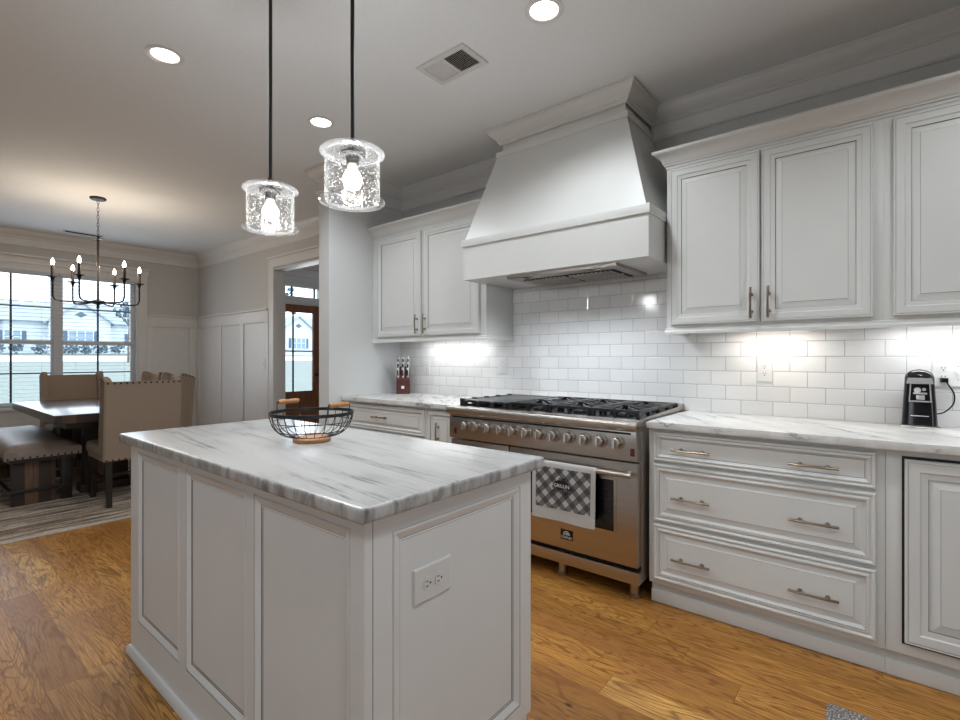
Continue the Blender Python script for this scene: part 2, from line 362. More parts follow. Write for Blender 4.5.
    def build(s, name, mats, parent=None, origin=None, smooth=35, recalc=True):
        bm = s.bm
        if recalc: bmesh.ops.recalc_face_normals(bm, faces=bm.faces)
        me = bpy.data.meshes.new(name); o = bpy.data.objects.new(name, me); COL.objects.link(o)
        if parent is not None:
            W_ = wloc(parent); o.parent = parent
        else:
            if origin is None:
                xs = [v.co for v in bm.verts]
                origin = ((min(q.x for q in xs) + max(q.x for q in xs)) / 2, (min(q.y for q in xs) + max(q.y for q in xs)) / 2, min(q.z for q in xs))
            W_ = Vector(origin); o.location = W_
        for v in bm.verts: v.co -= W_
        bm.to_mesh(me); bm.free()
        for k in (mats if isinstance(mats, (list, tuple)) else [mats]): me.materials.append(M[k] if isinstance(k, str) else k)
        if smooth:
            for f in me.polygons: f.use_smooth = True
            me.set_sharp_from_angle(angle=math.radians(smooth))
        return o
def wloc(o):
    w = Vector((0, 0, 0))
    while o is not None: w += o.location; o = o.parent
    return w
def thing(name, loc, label, cat, group=None, rz=0):
    o = bpy.data.objects.new(name, None); COL.objects.link(o); o.location = loc; o.rotation_euler[2] = rz
    o.empty_display_size = 0.1; o['label'] = label; o['category'] = cat
    if group: o['group'] = group
    return o
def tag(o, label, cat, group=None, kind=None):
    o['label'] = label; o['category'] = cat
    if group: o['group'] = group
    if kind: o['kind'] = kind
    return o
def struct(o): o['kind'] = 'structure'; return o
def copy_tree(o, parent=None):
    c = o.copy(); COL.objects.link(c)
    if parent is not None: c.parent = parent
    for ch in [k for k in KIDS.get(o.name, [])]: copy_tree(ch, c)
    return c
KIDS = {}
def index_kids():
    KIDS.clear()
    for o in bpy.data.objects:
        if o.parent: KIDS.setdefault(o.parent.name, []).append(o)
def text(name, body, size, loc, rot, mat, parent, ext=0.0004, sx=1.0, align='CENTER'):
    c = bpy.data.curves.new(name, 'FONT'); c.body = body; c.size = size; c.extrude = ext; c.align_x = align; c.align_y = 'CENTER'; c.space_character = 1.0
    tmp = bpy.data.objects.new(name + '_tmp', c); COL.objects.link(tmp); bpy.context.view_layer.update()
    me = bpy.data.meshes.new_from_object(tmp.evaluated_get(bpy.context.evaluated_depsgraph_get()))
    bpy.data.objects.remove(tmp); me.materials.clear(); me.materials.append(M[mat])
    mt = Matrix.Rotation(rot[2], 4, 'Z') @ Matrix.Rotation(rot[1], 4, 'Y') @ Matrix.Rotation(rot[0], 4, 'X') @ Matrix.Diagonal((sx, 1, 1, 1)); me.transform(mt)
    o = bpy.data.objects.new(name, me); COL.objects.link(o); o.parent = parent; o.location = Vector(loc) - wloc(parent); return o
def sweep(mb, path, prof, segs=None, mi=0, z0=0, caps=False):
    """profile (offset to the left of travel, z) swept along a plan polyline with mitred corners"""
    P = [Vector((a, b)) for a, b in path]; n = len(P); rings = []
    for i in range(n):
        dirs = []
        if i > 0: dirs.append((P[i] - P[i - 1]).normalized())
        if i < n - 1: dirs.append((P[i + 1] - P[i]).normalized())
        ns = [Vector((-d.y, d.x)) for d in dirs]
        if len(ns) == 2:
            b = (ns[0] + ns[1]).normalized(); off = b / max(0.2, b.dot(ns[0]))
        else: off = ns[0]
        rings.append([(P[i].x + off.x * o_, P[i].y + off.y * o_, z0 + z) for o_, z in prof])
    for j in (segs if segs is not None else range(n - 1)):
        A = [mb._v(q) for q in rings[j]]; B = [mb._v(q) for q in rings[j + 1]]
        for k in range(len(prof) - 1): mb.face([A[k], A[k + 1], B[k + 1], B[k]], mi)
    return mb

CT = 0.905        # worktop height
CH = 2.74         # ceiling height
XS = -3.432       # kitchen face of the stub wall
# ------------------------------------------------------------------ room shell
struct(MB().box(-8.0, 2.6, -7.0, 3.4, -0.06, 0).build('floor', 'floor'))
struct(MB().box(-8.15, 2.75, -7.1, 3.5, CH, CH + 0.1).build('ceiling', 'ceiling'))
# north wall with the cased opening to the foyer (opening X -5.584..-4.55, Z 0..2.30)
w = MB(); w.box(-8.0, -5.737, 0, 0.125, 0, CH); w.box(-4.55, 2.6, 0, 0.125, 0, CH); w.box(-5.737, -4.55, 0, 0.125, 2.30, CH)
struct(w.build('wall_north', 'wall'))
# west wall with two tall window openings
w = MB(); WZ0, WZ1 = 0.62, 2.28
w.box(-8.15, -8.0, -7.0, -2.459, 0, CH); w.box(-8.15, -8.0, -1.645, -1.615, WZ0, WZ1); w.box(-8.15, -8.0, -0.80, 0.125, 0, CH)
w.box(-8.15, -8.0, -2.459, -0.80, 0, WZ0); w.box(-8.15, -8.0, -2.459, -0.80, WZ1, CH)
struct(w.build('wall_west', 'wall'))
# east and south walls with unseen openings added to let in sky light (behind and beside the camera)
w = MB(); w.box(2.6, 2.75, -7.0, -3.9, 0, CH); w.box(2.6, 2.75, -2.4, 0.125, 0, CH); w.box(2.6, 2.75, -3.9, -2.4, 0, 0.8); w.box(2.6, 2.75, -3.9, -2.4, 2.1, CH)
struct(w.build('wall_east', 'wall'))
w = MB(); w.box(-8.0, -2.6, -7.1, -7.0, 0, CH); w.box(-0.6, 2.6, -7.1, -7.0, 0, CH); w.box(-2.6, -0.6, -7.1, -7.0, 0, 0.7); w.box(-2.6, -0.6, -7.1, -7.0, 2.1, CH)
struct(w.build('wall_south', 'wall'))
struct(MB().box(-3.573, XS, -0.77, -0.0005, 0, CH).build('wall_partition', 'wall_light'))
# foyer
w = MB(); w.box(-7.05, -6.9, 0.125, 0.40, 0, CH); w.box(-7.05, -6.9, 1.44, 3.4, 0, CH); w.box(-7.05, -6.9, 0.40, 1.44, 2.36, CH)
struct(w.build('wall_foyer_west', 'wall'))
struct(MB().box(-6.9, 2.6, 3.3, 3.4, 0, CH).build('wall_foyer_north', 'wall'))
struct(MB().box(-3.4, -3.25, 0.125, 3.3, 0, CH).build('wall_foyer_east', 'wall'))

# ceiling crown with frieze
CROWN = [(0.082, 0), (0.082, -0.010), (0.074, -0.014), (0.068, -0.030), (0.050, -0.052), (0.032, -0.066), (0.026, -0.072), (0.026, -0.080), (0.018, -0.086), (0.018, -0.092), (0.011, -0.096), (0.011, -0.160), (0.018, -0.164), (0.020, -0.176), (0.014, -0.184), (0, -0.186)]
NXL, NXR, NY = -1.99, -1.13, -0.385   # hood neck
PATH = [(2.6, 0), (NXR, 0), (NXR, NY), (NXL, NY), (NXL, 0), (XS, 0), (XS, -0.77), (-3.573, -0.77), (-3.573, 0), (-8.0, 0), (-8.0, -7.0)]
for i, sg in enumerate(([0], [4, 5, 6, 7], [8, 9])):
    struct(sweep(MB(), PATH, CROWN, sg, z0=CH).build('trim_%d' % (i + 1), 'trim', recalc=False))
struct(sweep(MB(), [(-3.4, 3.3), (-6.9, 3.3), (-6.9, 0.125)], [(0.16, 0), (0.15, -0.03), (0.09, -0.10), (0.06, -0.16), (0.04, -0.17), (0.03, -0.27), (0.04, -0.29), (0, -0.30)], z0=CH).build('trim_4', 'trim', recalc=False))

# board-and-batten wainscot: dining north wall and window wall
w = MB(); RZ, RB = 1.82, 1.66
w.box(-8, -5.846, -0.012, -0.0005, 0, RZ); w.box(-8, -5.846, -0.028, -0.012, RB, RZ - 0.012, 0.002); w.box(-8, -5.846, -0.05, -0.0005, RZ - 0.012, RZ + 0.008, 0.003)
for x0 in (-7.99, -7.26, -6.60, -5.94): w.box(x0, x0 + 0.10, -0.028, -0.012, 0.13, RB, 0.002)
w.box(-8, -5.846, -0.030, -0.0005, 0, 0.14, 0.003)
struct(w.build('trim_6', 'trim'))
w = MB(); w.box(-7.9995, -7.988, -0.667, -0.012, 0, RZ); w.box(-7.988, -7.972, -0.667, -0.012, RB, RZ - 0.012, 0.002); w.box(-7.9995, -7.95, -0.667, -0.012, RZ - 0.012, RZ + 0.008, 0.003)
w.box(-7.988, -7.972, -0.667, -0.60, 0.13, RB, 0.002); w.box(-7.988, -7.972, -0.13, -0.03, 0.13, RB, 0.002); w.box(-7.9995, -7.970, -7.0, -0.012, 0, 0.14, 0.003)
w.box(-7.9995, -7.988, -7.0, -0.667, 0, 0.50); w.box(-7.9995, -7.988, -7.0, -2.57, 0.5, RZ)
struct(w.build('trim_7', 'trim'))
# cased opening
w = MB()
w.box(-5.846, -5.728, -0.022, -0.0005, 0, 2.315, 0.004); w.box(-5.846, -4.44, -0.022, -0.0005, 2.3155, 2.42, 0.004); w.box(-5.86, -4.43, -0.038, -0.0005, 2.4205, 2.445, 0.004)
w.box(-4.55, -4.44, -0.022, -0.0005, 0, 2.315, 0.004)
w.box(-5.7365, -5.724, -0.012, 0.135, 0, 2.2855, 0.002); w.box(-4.562, -4.5505, -0.012, 0.135, 0, 2.2855, 0.002); w.box(-5.7365, -4.5505, -0.012, 0.135, 2.286, 2.2995, 0.002)
struct(w.build('trim_8', 'trim'))
# window casing, stool and apron
w = MB()
w.box(-7.9995, -7.975, -2.57, -2.459, 0.6255, 2.2695, 0.004); w.box(-7.9995, -7.975, -0.80, -0.667, 0.6255, 2.2695, 0.004); w.box(-7.9995, -7.985, -1.665, -1.595, 0.6255, 2.2695, 0.004)
w.box(-7.9995, -7.975, -2.57, -0.667, 2.27, 2.35, 0.004); w.box(-7.9995, -7.965, -2.58, -0.657, 2.35, 2.43, 0.004); w.box(-7.9995, -7.93, -2.60, -0.64, 2.43, 2.455, 0.005)
w.box(-8.12, -7.92, -2.60, -0.64, 0.595, 0.625, 0.006); w.box(-7.9995, -7.975, -2.57, -0.667, 0.50, 0.5945, 0.003)
struct(w.build('trim_9', 'trim'))
# windows: two double-hung units with dark grilles
for k, (a, b) in enumerate(((-2.459, -1.645), (-1.615, -0.80))):
    fr = MB(); X0, X1 = -8.11, -8.06
    fr.box(X0, X1, a, a + 0.045, 0.625, 2.28, 0.003); fr.box(X0, X1, b - 0.045, b, 0.625, 2.28, 0.003)
    fr.box(X0, X1, a, b, 2.235, 2.28, 0.003); fr.box(X0, X1, a, b, 0.625, 0.68, 0.003); fr.box(X0 + 0.01, X1 + 0.02, a, b, 1.385, 1.435, 0.003)
    root = struct(fr.build('window_%d' % (k + 1), 'trim'))
    gm = MB(); c = (a + b) / 2
    gm.box(-8.09, -8.075, c - 0.010, c + 0.010, 0.68, 1.385); gm.box(-8.09, -8.075, c - 0.010, c + 0.010, 1.435, 2.235)
    gm.box(-8.09, -8.075, a + 0.045, b - 0.045, 1.02, 1.035); gm.box(-8.09, -8.075, a + 0.045, b - 0.045, 1.84, 1.855)
    gm.build('window_grille', 'muntin', root)
    MB().box(-8.086, -8.080, a + 0.04, b - 0.04, 0.67, 2.24).build('window_pane', 'glass', root)
    # open horizontal blind
    bl = thing('window_blind', (-7.96, c, 0.64), ('white slatted blind in the left dining window', 'white slatted blind in the right dining window, beside the wainscot corner')[k], 'blind', 'open blinds in the dining windows')
    ba, bb = ((-2.475, -1.634), (-1.626, -0.786))[k]
    MB().box(-7.974, -7.935, ba, bb, 2.225, 2.270, 0.004).build('head_rail', 'blind', bl)
    s_ = MB(); z = 0.70
    while z < 2.21:
        s_.hexa([(-7.972, ba, z), (-7.944, ba, z + 0.001), (-7.944, bb, z + 0.001), (-7.972, bb, z)],
                [(-7.972, ba, z + 0.002), (-7.944, ba, z + 0.003), (-7.944, bb, z + 0.003), (-7.972, bb, z + 0.002)]); z += 0.046
    s_.build('slat_set', 'blind', bl)
    MB().box(-7.972, -7.942, ba, bb, 0.640, 0.662, 0.003).build('bottom_rail', 'blind', bl)
    for yy in (ba + 0.16, bb - 0.16): MB().tube([(-7.942, yy, 0.65), (-7.942, yy, 2.24)], 0.0012, 5).build('cord', 'blind', bl)
# front door in the foyer with transom
fr = MB(); X0, X1 = -7.02, -6.88
fr.box(X0, X1, 0.40, 0.455, 0, 2.36, 0.003); fr.box(X0, X1, 1.385, 1.44, 0, 2.36, 0.003); fr.box(X0, X1, 0.455, 1.385, 2.305, 2.36, 0.003); fr.box(X0, X1, 0.455, 1.385, 2.035, 2.15, 0.003)
fr.box(-6.8995, -6.88, 0.30, 0.40, 0, 2.44, 0.003); fr.box(-6.8995, -6.88, 1.44, 1.54, 0, 2.44, 0.003); fr.box(-6.8995, -6.87, 0.30, 1.54, 2.36, 2.46, 0.003)
dr = struct(fr.build('door_1', 'trim'))
d_ = MB(); DX0, DX1 = -6.97, -6.925
d_.box(DX0, DX1, 0.46, 0.60, 0.02, 2.03, 0.003); d_.box(DX0, DX1, 1.27, 1.38, 0.02, 2.03, 0.003); d_.box(DX0, DX1, 0.60, 1.27, 1.915, 2.03, 0.003); d_.box(DX0, DX1, 0.60, 1.27, 0.02, 0.71, 0.003)
d_.panel((-6.925, 0.66, 0.13), (0, 1, 0), (0, 0, 1), (1, 0, 0), 0.55, 0.48, [(0, 0), (0.01, 0.012), (0.03, 0.004), (0.06, 0.012)], back=False)
leaf = d_.build('door_leaf', 'doorwood', dr)
d_ = MB(); d_.box(-6.955, -6.935, 0.925, 0.945, 0.71, 1.915); d_.box(-6.955, -6.935, 0.60, 1.27, 1.312, 1.332); d_.build('door_grille', 'muntin', leaf)
MB().box(-6.948, -6.942, 0.60, 1.27, 0.71, 1.915).build('door_glass', 'glass', leaf)
d_ = MB(); d_.box(-6.96, -6.94, 0.905, 0.93, 2.15, 2.305); d_.box(-6.96, -6.94, 1.285, 1.31, 2.15, 2.305); d_.build('transom_grille', 'muntin', dr)
MB().box(-6.953, -6.947, 0.455, 1.385, 2.15, 2.305).build('transom_glass', 'glass', dr)
d_ = MB(); d_.lathe([(0, 0), (0.022, 0), (0.022, 0.01), (0.010, 0.015), (0.010, 0.04), (0.026, 0.05), (0.026, 0.065), (0, 0.075)], (-6.925, 1.325, 0.96), 16, axis='x'); d_.build('door_knob', 'black_metal', leaf)

# tile backsplash
w = MB(); w.box(XS, 1.6, -0.009, -0.0003, CT - 0.001, 1.40); w.box(-2.185, -0.912, -0.009, -0.0003, 1.40, 1.78); 
tag(w.build('tile_backsplash', 'tile'), 'glossy white subway tile backsplash in running bond on the range wall', 'backsplash')

# ------------------------------------------------------------------ cabinetry
UP = [(0, 0), (0, 0.014), (0.003, 0.020), (0.008, 0.020, 1), (0.009, 0.0185), (0.0105, 0.020), (0.036, 0.020), (0.040, 0.016), (0.057, 0.014, 1), (0.0585, 0.009), (0.0610, 0.009), (0.085, 0.017, 1), (0.0860, 0.018)]
def scaled(prof, k): return [(q[0] * k, *q[1:]) for q in prof]
LOWP = [(0, 0), (0, 0.015), (0.004, 0.021), (0.010, 0.021), (0.016, 0.015), (0.0175, 0.0145), (0.024, 0.020), (0.030, 0.020, 1), (0.031, 0.015), (0.044, 0.008), (0.047, 0.008), (0.068, 0.015, 1), (0.0692, 0.016)]
UPV, NRM = (0, 0, 1), (0, -1, 0)
def front(name, x0, x1, z0, z1, y, prof, parent, k=1.0, mats=('paint', 'glaze')):
    return MB().panel((x0, y, z0), (1, 0, 0), UPV, NRM, x1 - x0, z1 - z0, scaled(prof, k)).build(name, list(mats), parent, smooth=20)
def bar_handle(name, c, length, vertical, parent, y, lab=None):
    """curved bow handle on two posts"""
    mb = MB(); h = length / 2; cx, cz = c
    pts = []
    for i in range(13):
        a = -1 + i / 6.0; d = 0.032 - 0.006 * a * a
        pts.append((cx, y - d, cz + a * h) if vertical else (cx + a * h, y - d, cz))
    mb.tube(pts, [0.0062 - 0.001 * (1 - abs(-1 + i / 6.0)) for i in range(13)], 8)
    for sgn in (-0.55, 0.55):
        q = (cx, y, cz + sgn * h) if vertical else (cx + sgn * h, y, cz)
        mb.tube([q, (q[0], y - 0.030, q[2])], [0.0065, 0.005], 8)
        mb.lathe([(0, 0), (0.009, 0), (0.009, -0.004), (0, -0.005)], q, 10, axis='y')
    return mb.build(name, 'nickel', parent)
CORN = [(0, 0), (0.004, 0.004), (0.004, 0.014), (0.012, 0.018), (0.012, 0.024), (0.018, 0.030), (0.024, 0.048), (0.040, 0.066), (0.058, 0.076), (0.062, 0.082), (0.062, 0.094), (0.0, 0.094)]
RAIL = [(0, 0.032), (0.006, 0.028), (0.006, 0.018), (0.012, 0.012), (0.012, 0.0), (-0.018, 0.0), (-0.018, 0.032)]
def upper(loc_x0, x1, z0, z1, yf, doors, handles, label, left_open, right_open, k=1.0):
    x0 = loc_x0; r = thing('wall_cabinet', ((x0 + x1) / 2, yf / 2, z0), label, 'cabinet')
    MB().box(x0, x1, yf, -0.012, z0 + 0.029, z1 + 0.01, 0.0015).build('cabinet_body', 'paint', r)
    path = []
    if right_open: path.append((x1, -0.012))
    path += [(x1, yf), (x0, yf)]
    if left_open: path.append((x0, -0.012))
    sweep(MB(), path, CORN, z0=z1).build('crown_moulding', 'paint', r, smooth=25)
    sweep(MB(), path, RAIL, z0=z0 - 0.002).build('light_rail', 'paint', r, smooth=25)
    for i, (a, b) in enumerate(doors):
        d = front('door', a, b, z0 + 0.045, z1 - 0.012, yf, UP, r, k)
        if handles[i] is not None: bar_handle('handle', (handles[i], z0 + 0.135), 0.15, True, d, yf - 0.020)
    return r
UF = -0.335
ur = upper(-0.915, -0.006, 1.347, 2.233, UF, [(-0.893, -0.469), (-0.461, -0.040)], [-0.503, -0.429],
      'white double-door wall cabinet with two handles, right of the range hood', True, False)
ur2 = upper(-0.006, 0.95, 1.347, 2.233, UF, [(0.026, 0.465), (0.473, 0.91)], [0.43, None],
      'white wall cabinet at the right edge, above the can opener', False, True)
ul = upper(XS + 0.002, -2.172, 1.347, 2.233, UF, [(-3.355, -2.818), (-2.795, -2.225)], [-2.852, -2.763],
      'white double-door wall cabinet left of the range hood, beside the partition', False, True, 0.95)
# paint groups: base cabinets
BF = -0.612
def base_body(r, x0, x1, name='cabinet_body'):
    b = MB(); b.box(x0, x1, BF, -0.012, 0.105, CT - 0.036, 0.0015)
    b.build(name, 'paint', r)
    MB().box(x0 + (0.002 if x0 < -0.1 else -0.0009), x1, BF + 0.035, BF + 0.055, 0.001, 0.105).build('toe_kick', 'paint', r)
    MB().box(x0 + (0.002 if x0 < -0.1 else -0.0009), x1, BF + 0.022, BF + 0.0345, 0.001, 0.062, 0.003).build('shoe_moulding', 'paint', r)
r = thing('base_cabinet', (-0.45, -0.3, 0), 'white base cabinet with three wide drawers, right of the range', 'cabinet')
base_body(r, -0.909, 0.0)
BP = [(0, 0), (0, 0.015), (0.004, 0.021), (0.009, 0.021), (0.014, 0.015), (0.0155, 0.0145), (0.020, 0.020), (0.024, 0.020), (0.026, 0.014), (0.034, 0.009, 1), (0.0355, 0.008), (0.037, 0.010)]
for (z0, z1, pf, hz) in ((0.712, 0.852, BP, 0.776), (0.418, 0.696, LOWP, 0.545), (0.130, 0.401, LOWP, 0.252)):
    d = front('drawer', -0.884, -0.026, z0, z1, BF, pf, r)
    for hx in (-0.704, -0.226): bar_handle('handle', (hx, hz), 0.172, False, d, BF - 0.014)
r = thing('panelled_appliance', (0.33, -0.3, 0), 'white panel-fronted built-in appliance at the right edge with black gap around its door', 'appliance')
base_body(r, 0.001, 0.95)
MB().box(0.048, 0.70, BF - 0.003, BF, 0.145, 0.848).build('door_gap', 'gasket', r)
front('door', 0.056, 0.692, 0.155, 0.838, BF - 0.003, UP, r, 1.15)
r = thing('base_cabinet', (-2.96, -0.3, 0), 'white base cabinet with wide top drawer in the corner by the partition', 'cabinet')
base_body(r, XS + 0.002, -2.476)
for (z0, z1, pf, hz) in ((0.665, 0.852, LOWP, 0.765), (0.40, 0.650, LOWP, 0.545), (0.130, 0.385, LOWP, 0.252)):
    d = front('drawer', XS + 0.03, -2.497, z0, z1, BF, scaled(pf, 0.8), r)
    bar_handle('handle', (-2.965, hz), 0.18, False, d, BF - 0.014)
r = thing('base_cabinet', (-2.33, -0.3, 0), 'narrow white base cabinet with one door, left of the range', 'cabinet')
base_body(r, -2.474, -2.195)
d = front('door', -2.456, -2.215, 0.13, 0.852, BF, LOWP, r, 0.85)
bar_handle('handle', (-2.355, 0.705), 0.14, True, d, BF - 0.014)
# worktops
o = MB().box(-0.909, 1.0, -0.655, -0.010, CT - 0.034, CT, 0.006).build('worktop', 'marble_wall')
tag(o, 'white and grey veined stone worktop right of the range', 'worktop')
o = MB().box(XS + 0.001, -2.192, -0.655, -0.010, CT - 0.034, CT, 0.006).build('worktop', 'marble_wall')
tag(o, 'white and grey veined stone worktop left of the range, under the knife block', 'worktop')
# under-cabinet lights
def under(x, y, z, lab, col, pw, ln=0.30):
    r = thing('under_cabinet_light', (x, y, z), lab, 'light', 'under-cabinet lights')
    MB().box(x - ln / 2, x + ln / 2, y - 0.02, y + 0.02, z - 0.012, z, 0.002).build('housing', 'white_plastic', r)
    MB().box(x - ln / 2 + 0.01, x + ln / 2 - 0.01, y - 0.014, y + 0.014, z - 0.0135, z - 0.0125).build('lens', 'puck', r)
    d = bpy.data.lights.new('under_cabinet_lamp', 'AREA'); d.shape = 'RECTANGLE'; d.size = ln; d.size_y = 0.03; d.energy = pw; d.color = col
    l = bpy.data.objects.new('under_cabinet_lamp', d); COL.objects.link(l); l.parent = r; l.location = (0, 0, -0.016)
under(-0.46, -0.13, 1.3755, 'slim light under the double-door cabinet right of the hood', (1.0, 0.90, 0.78), 0.85)
under(0.42, -0.13, 1.3755, 'slim light under the rightmost wall cabinet', (0.92, 0.96, 1.0), 1.9, 0.8)
under(-2.72, -0.13, 1.3755, 'slim light under the cabinet left of the hood', (0.92, 0.96, 1.0), 1.35, 0.7)

# ------------------------------------------------------------------ range hood
r = thing('range_hood', (-1.56, -0.3, 1.735), 'tapered white painted wooden range hood above the stove', 'range hood')
HB, HT, HY = 1.735, 1.955, -0.565
b = MB()
b.box(-2.183, -0.930, HY, -0.012, HB, HT - 0.0005)
b.build('hood_skirt', 'paint', r, smooth=20)
MB().box(-2.192, -0.921, HY - 0.012, -0.012, HT, HT + 0.048, 0.003).build('hood_ledge', 'paint', r)
c = MB(); lo = [(-2.172, HY + 0.004, HT + 0.048), (-0.944, HY + 0.004, HT + 0.048), (-0.944, -0.012, HT + 0.048), (-2.172, -0.012, HT + 0.048)]
hi = [(-2.030, NY - 0.012, 2.565), (-1.115, NY - 0.012, 2.565), (-1.115, -0.012, 2.565), (-2.030, -0.012, 2.565)]
c.hexa(lo, hi); c.build('hood_cone', 'paint', r, smooth=20)
c = MB(); c.box(-2.034, -1.108, NY - 0.018, -0.012, 2.565, 2.60, 0.002); c.box(NXL, NXR, NY, -0.012, 2.60, CH - 0.001); c.build('hood_neck', 'paint', r)
HC = CROWN[:11]
sweep(MB(), PATH, HC, [1, 2, 3], z0=CH - 0.0015).build('hood_crown', 'paint', r, recalc=False)
ZB = HB - 0.018
v = MB(); v.box(-1.86, -1.125, -0.450, -0.075, ZB, HB - 0.0005); v.box(-1.86, -1.125, -0.515, -0.505, ZB, HB - 0.0005)
for a, c in ((-1.86, -1.75), (-1.67, -1.31), (-1.23, -1.125)): v.box(a, c, -0.505, -0.450, ZB, HB - 0.0005)
vt = v.build('vent_insert', 'steel', r)
v = MB(); v.box(-1.80, -1.185, -0.42, -0.13, ZB - 0.003, ZB - 0.0005); v.build('filter_recess', 'dark', vt)
v = MB()
for half in ((-1.79, -1.50), (-1.485, -1.195)):
    n = 10
    for i in range(n):
        x = half[0] + (half[1] - half[0]) * (i + 0.5) / n
        v.box(x - 0.0075, x + 0.0075, -0.415, -0.135, ZB - 0.010, ZB - 0.003, 0.002)
v.box(-1.80, -1.185, -0.281, -0.269, ZB - 0.0105, ZB - 0.0028)
v.build('baffle_filter', 'steel', vt)
for x in (-1.71, -1.27):
    lm = MB(); lm.box(x - 0.035, x + 0.035, -0.502, -0.453, HB - 0.0016, HB - 0.0008); lm.build('hood_lamp', 'nickel', vt)
    d = bpy.data.lights.new('hood_lamp_light', 'SPOT'); d.energy = 17; d.color = (0.86, 0.93, 1.0); d.spot_size = 2.6; d.spot_blend = 1.0; d.shadow_soft_size = 0.03
    l = bpy.data.objects.new('hood_lamp_light', d); COL.objects.link(l); l.parent = vt; l.location = Vector((x, -0.478, ZB - 0.004)) - wloc(vt)

# ------------------------------------------------------------------ range
RX0, RX1 = -2.172, -0.930
r = thing('gas_range', (-1.55, -0.35, 0), 'wide stainless steel gas range with griddle and twelve knobs', 'range')
b = MB(); b.box(RX0, RX1, -0.655, -0.02, 0.10, 0.865, 0.002); b.build('range_body', 'steel', r)
b = MB(); b.box(RX0, RX1, -0.72, -0.012, 0.865, 0.897, 0.004); b.build('cooktop', 'steel', r)
b = MB(); b.prism([(-0.655, 0.855), (-0.725, 0.855), (-0.742, 0.865), (-0.746, 0.885), (-0.736, 0.902), (-0.70, 0.908), (-0.655, 0.908)], 'x', RX0 - 0.006, RX1 + 0.006); b.build('front_bullnose', 'steel', r, smooth=50)
b = MB(); b.box(RX0 + 0.004, RX1 - 0.004, -0.718, -0.655, 0.708, 0.855, 0.002); cp = b.build('control_panel', 'steel', r)
MB().box(RX0 + 0.03, RX1 - 0.03, -0.7195, -0.7175, 0.838, 0.848).build('vent_slot', 'dark', cp)
KX0, KX1 = -2.018, -1.028
for i in range(12):
    x = KX0 + i * (KX1 - KX0) / 11; kb = MB()
    kb.lathe([(0, 0), (0.035, 0), (0.036, -0.005), (0.033, -0.010), (0.029, -0.011), (0.028, -0.024), (0.026, -0.042), (0.022, -0.046), (0, -0.046)], (x, -0.718, 0.796), 24, axis='y')
    k0 = kb.build('knob', 'steel', cp)
    g_ = MB(); g_.box(x - 0.007, x + 0.007, -0.776, -0.763, 0.771, 0.821, 0.003); g_.build('knob_grip', 'chrome', k0)
for x, lb in ((-2.118, 0), (-0.952, 1)):
    MB().box(x - 0.010, x + 0.010, -0.722, -0.7175, 0.735, 0.772, 0.001).build('rocker_switch', 'black', cp)
    MB().box(x - 0.006, x + 0.006, -0.7245, -0.7215, 0.739, 0.768, 0.001).build('switch_light', 'red', cp)
def oven(x0, x1, winx, hx, logo):
    b = MB(); b.box(x0, x1, -0.700, -0.657, 0.184, 0.696, 0.003); d = b.build('oven_door', 'steel', r)
    if winx:
        w0, w1 = winx
        MB().box(w0 - 0.014, w1 + 0.014, -0.7035, -0.6985, 0.330, 0.612, 0.0015).build('window_surround', 'steel', d)
        gl = MB().box(w0, w1, -0.7055, -0.703, 0.342, 0.600).build('oven_window', 'black', d)
        rk = MB()
        for z in (0.39, 0.44, 0.50, 0.55): rk.tube([(w0 + 0.01, -0.7062, z), (w1 - 0.01, -0.7062, z)], 0.0012, 5)
        rk.build('oven_rack', 'griddle', d)
    h = MB(); a, c = hx; h.tube([(a, -0.752, 0.645), (c, -0.752, 0.645)], 0.0140, 16)
    for q in (a + 0.03, c - 0.03): h.box(q - 0.012, q + 0.012, -0.752, -0.70, 0.636, 0.654, 0.002)
    h.build('oven_handle', 'steel', d)
    return d
oven(RX0 + 0.004, -1.712, (-2.09, -1.80), (-2.14, -1.735), False)
d = oven(-1.702, RX1 - 0.004, (-1.575, -1.056), (-1.675, -0.945), True)
MB().box(RX0 + 0.002, RX1 - 0.002, -0.672, -0.6555, 0.162, 0.183).build('lower_gap', 'dark', r)
MB().box(RX0, RX1, -0.695, -0.655, 0.098, 0.160, 0.003).build('kick_plate', 'steel', r)
lg = MB().box(-1.362, -1.288, -0.7025, -0.6995, 0.236, 0.290, 0.001).build('logo_plate', 'black', d)
a_ = MB()
for rr, th in ((0.019, 0.0022), (0.011, 0.002)):
    a_.tube([(-1.325 + rr * math.cos(q * PI / 12), -0.7032, 0.262 + rr * math.sin(q * PI / 12)) for q in range(13)], th, 6)
a_.tube([(-1.325, -0.7032, 0.262), (-1.325, -0.7032, 0.270)], 0.003, 6)
a_.build('logo_emblem', 'white_plastic', d)
text('logo_text', 'FORNO', 0.019, (-1.325, -0.7032, 0.249), (PI / 2, 0, 0), 'white_plastic', d, 0.0005)
for x in (-2.12, -1.70, -1.40, -0.985):
    for y in ((-0.61, -0.10) if x in (-2.12, -0.985) else (-0.61,)):
        l_ = MB(); l_.lathe([(0, 0), (0.028, 0), (0.030, 0.004), (0.030, 0.018), (0.024, 0.022), (0.024, 0.10), (0, 0.10)], (x, y, 0), 20); l_.build('leg', 'steel', r)
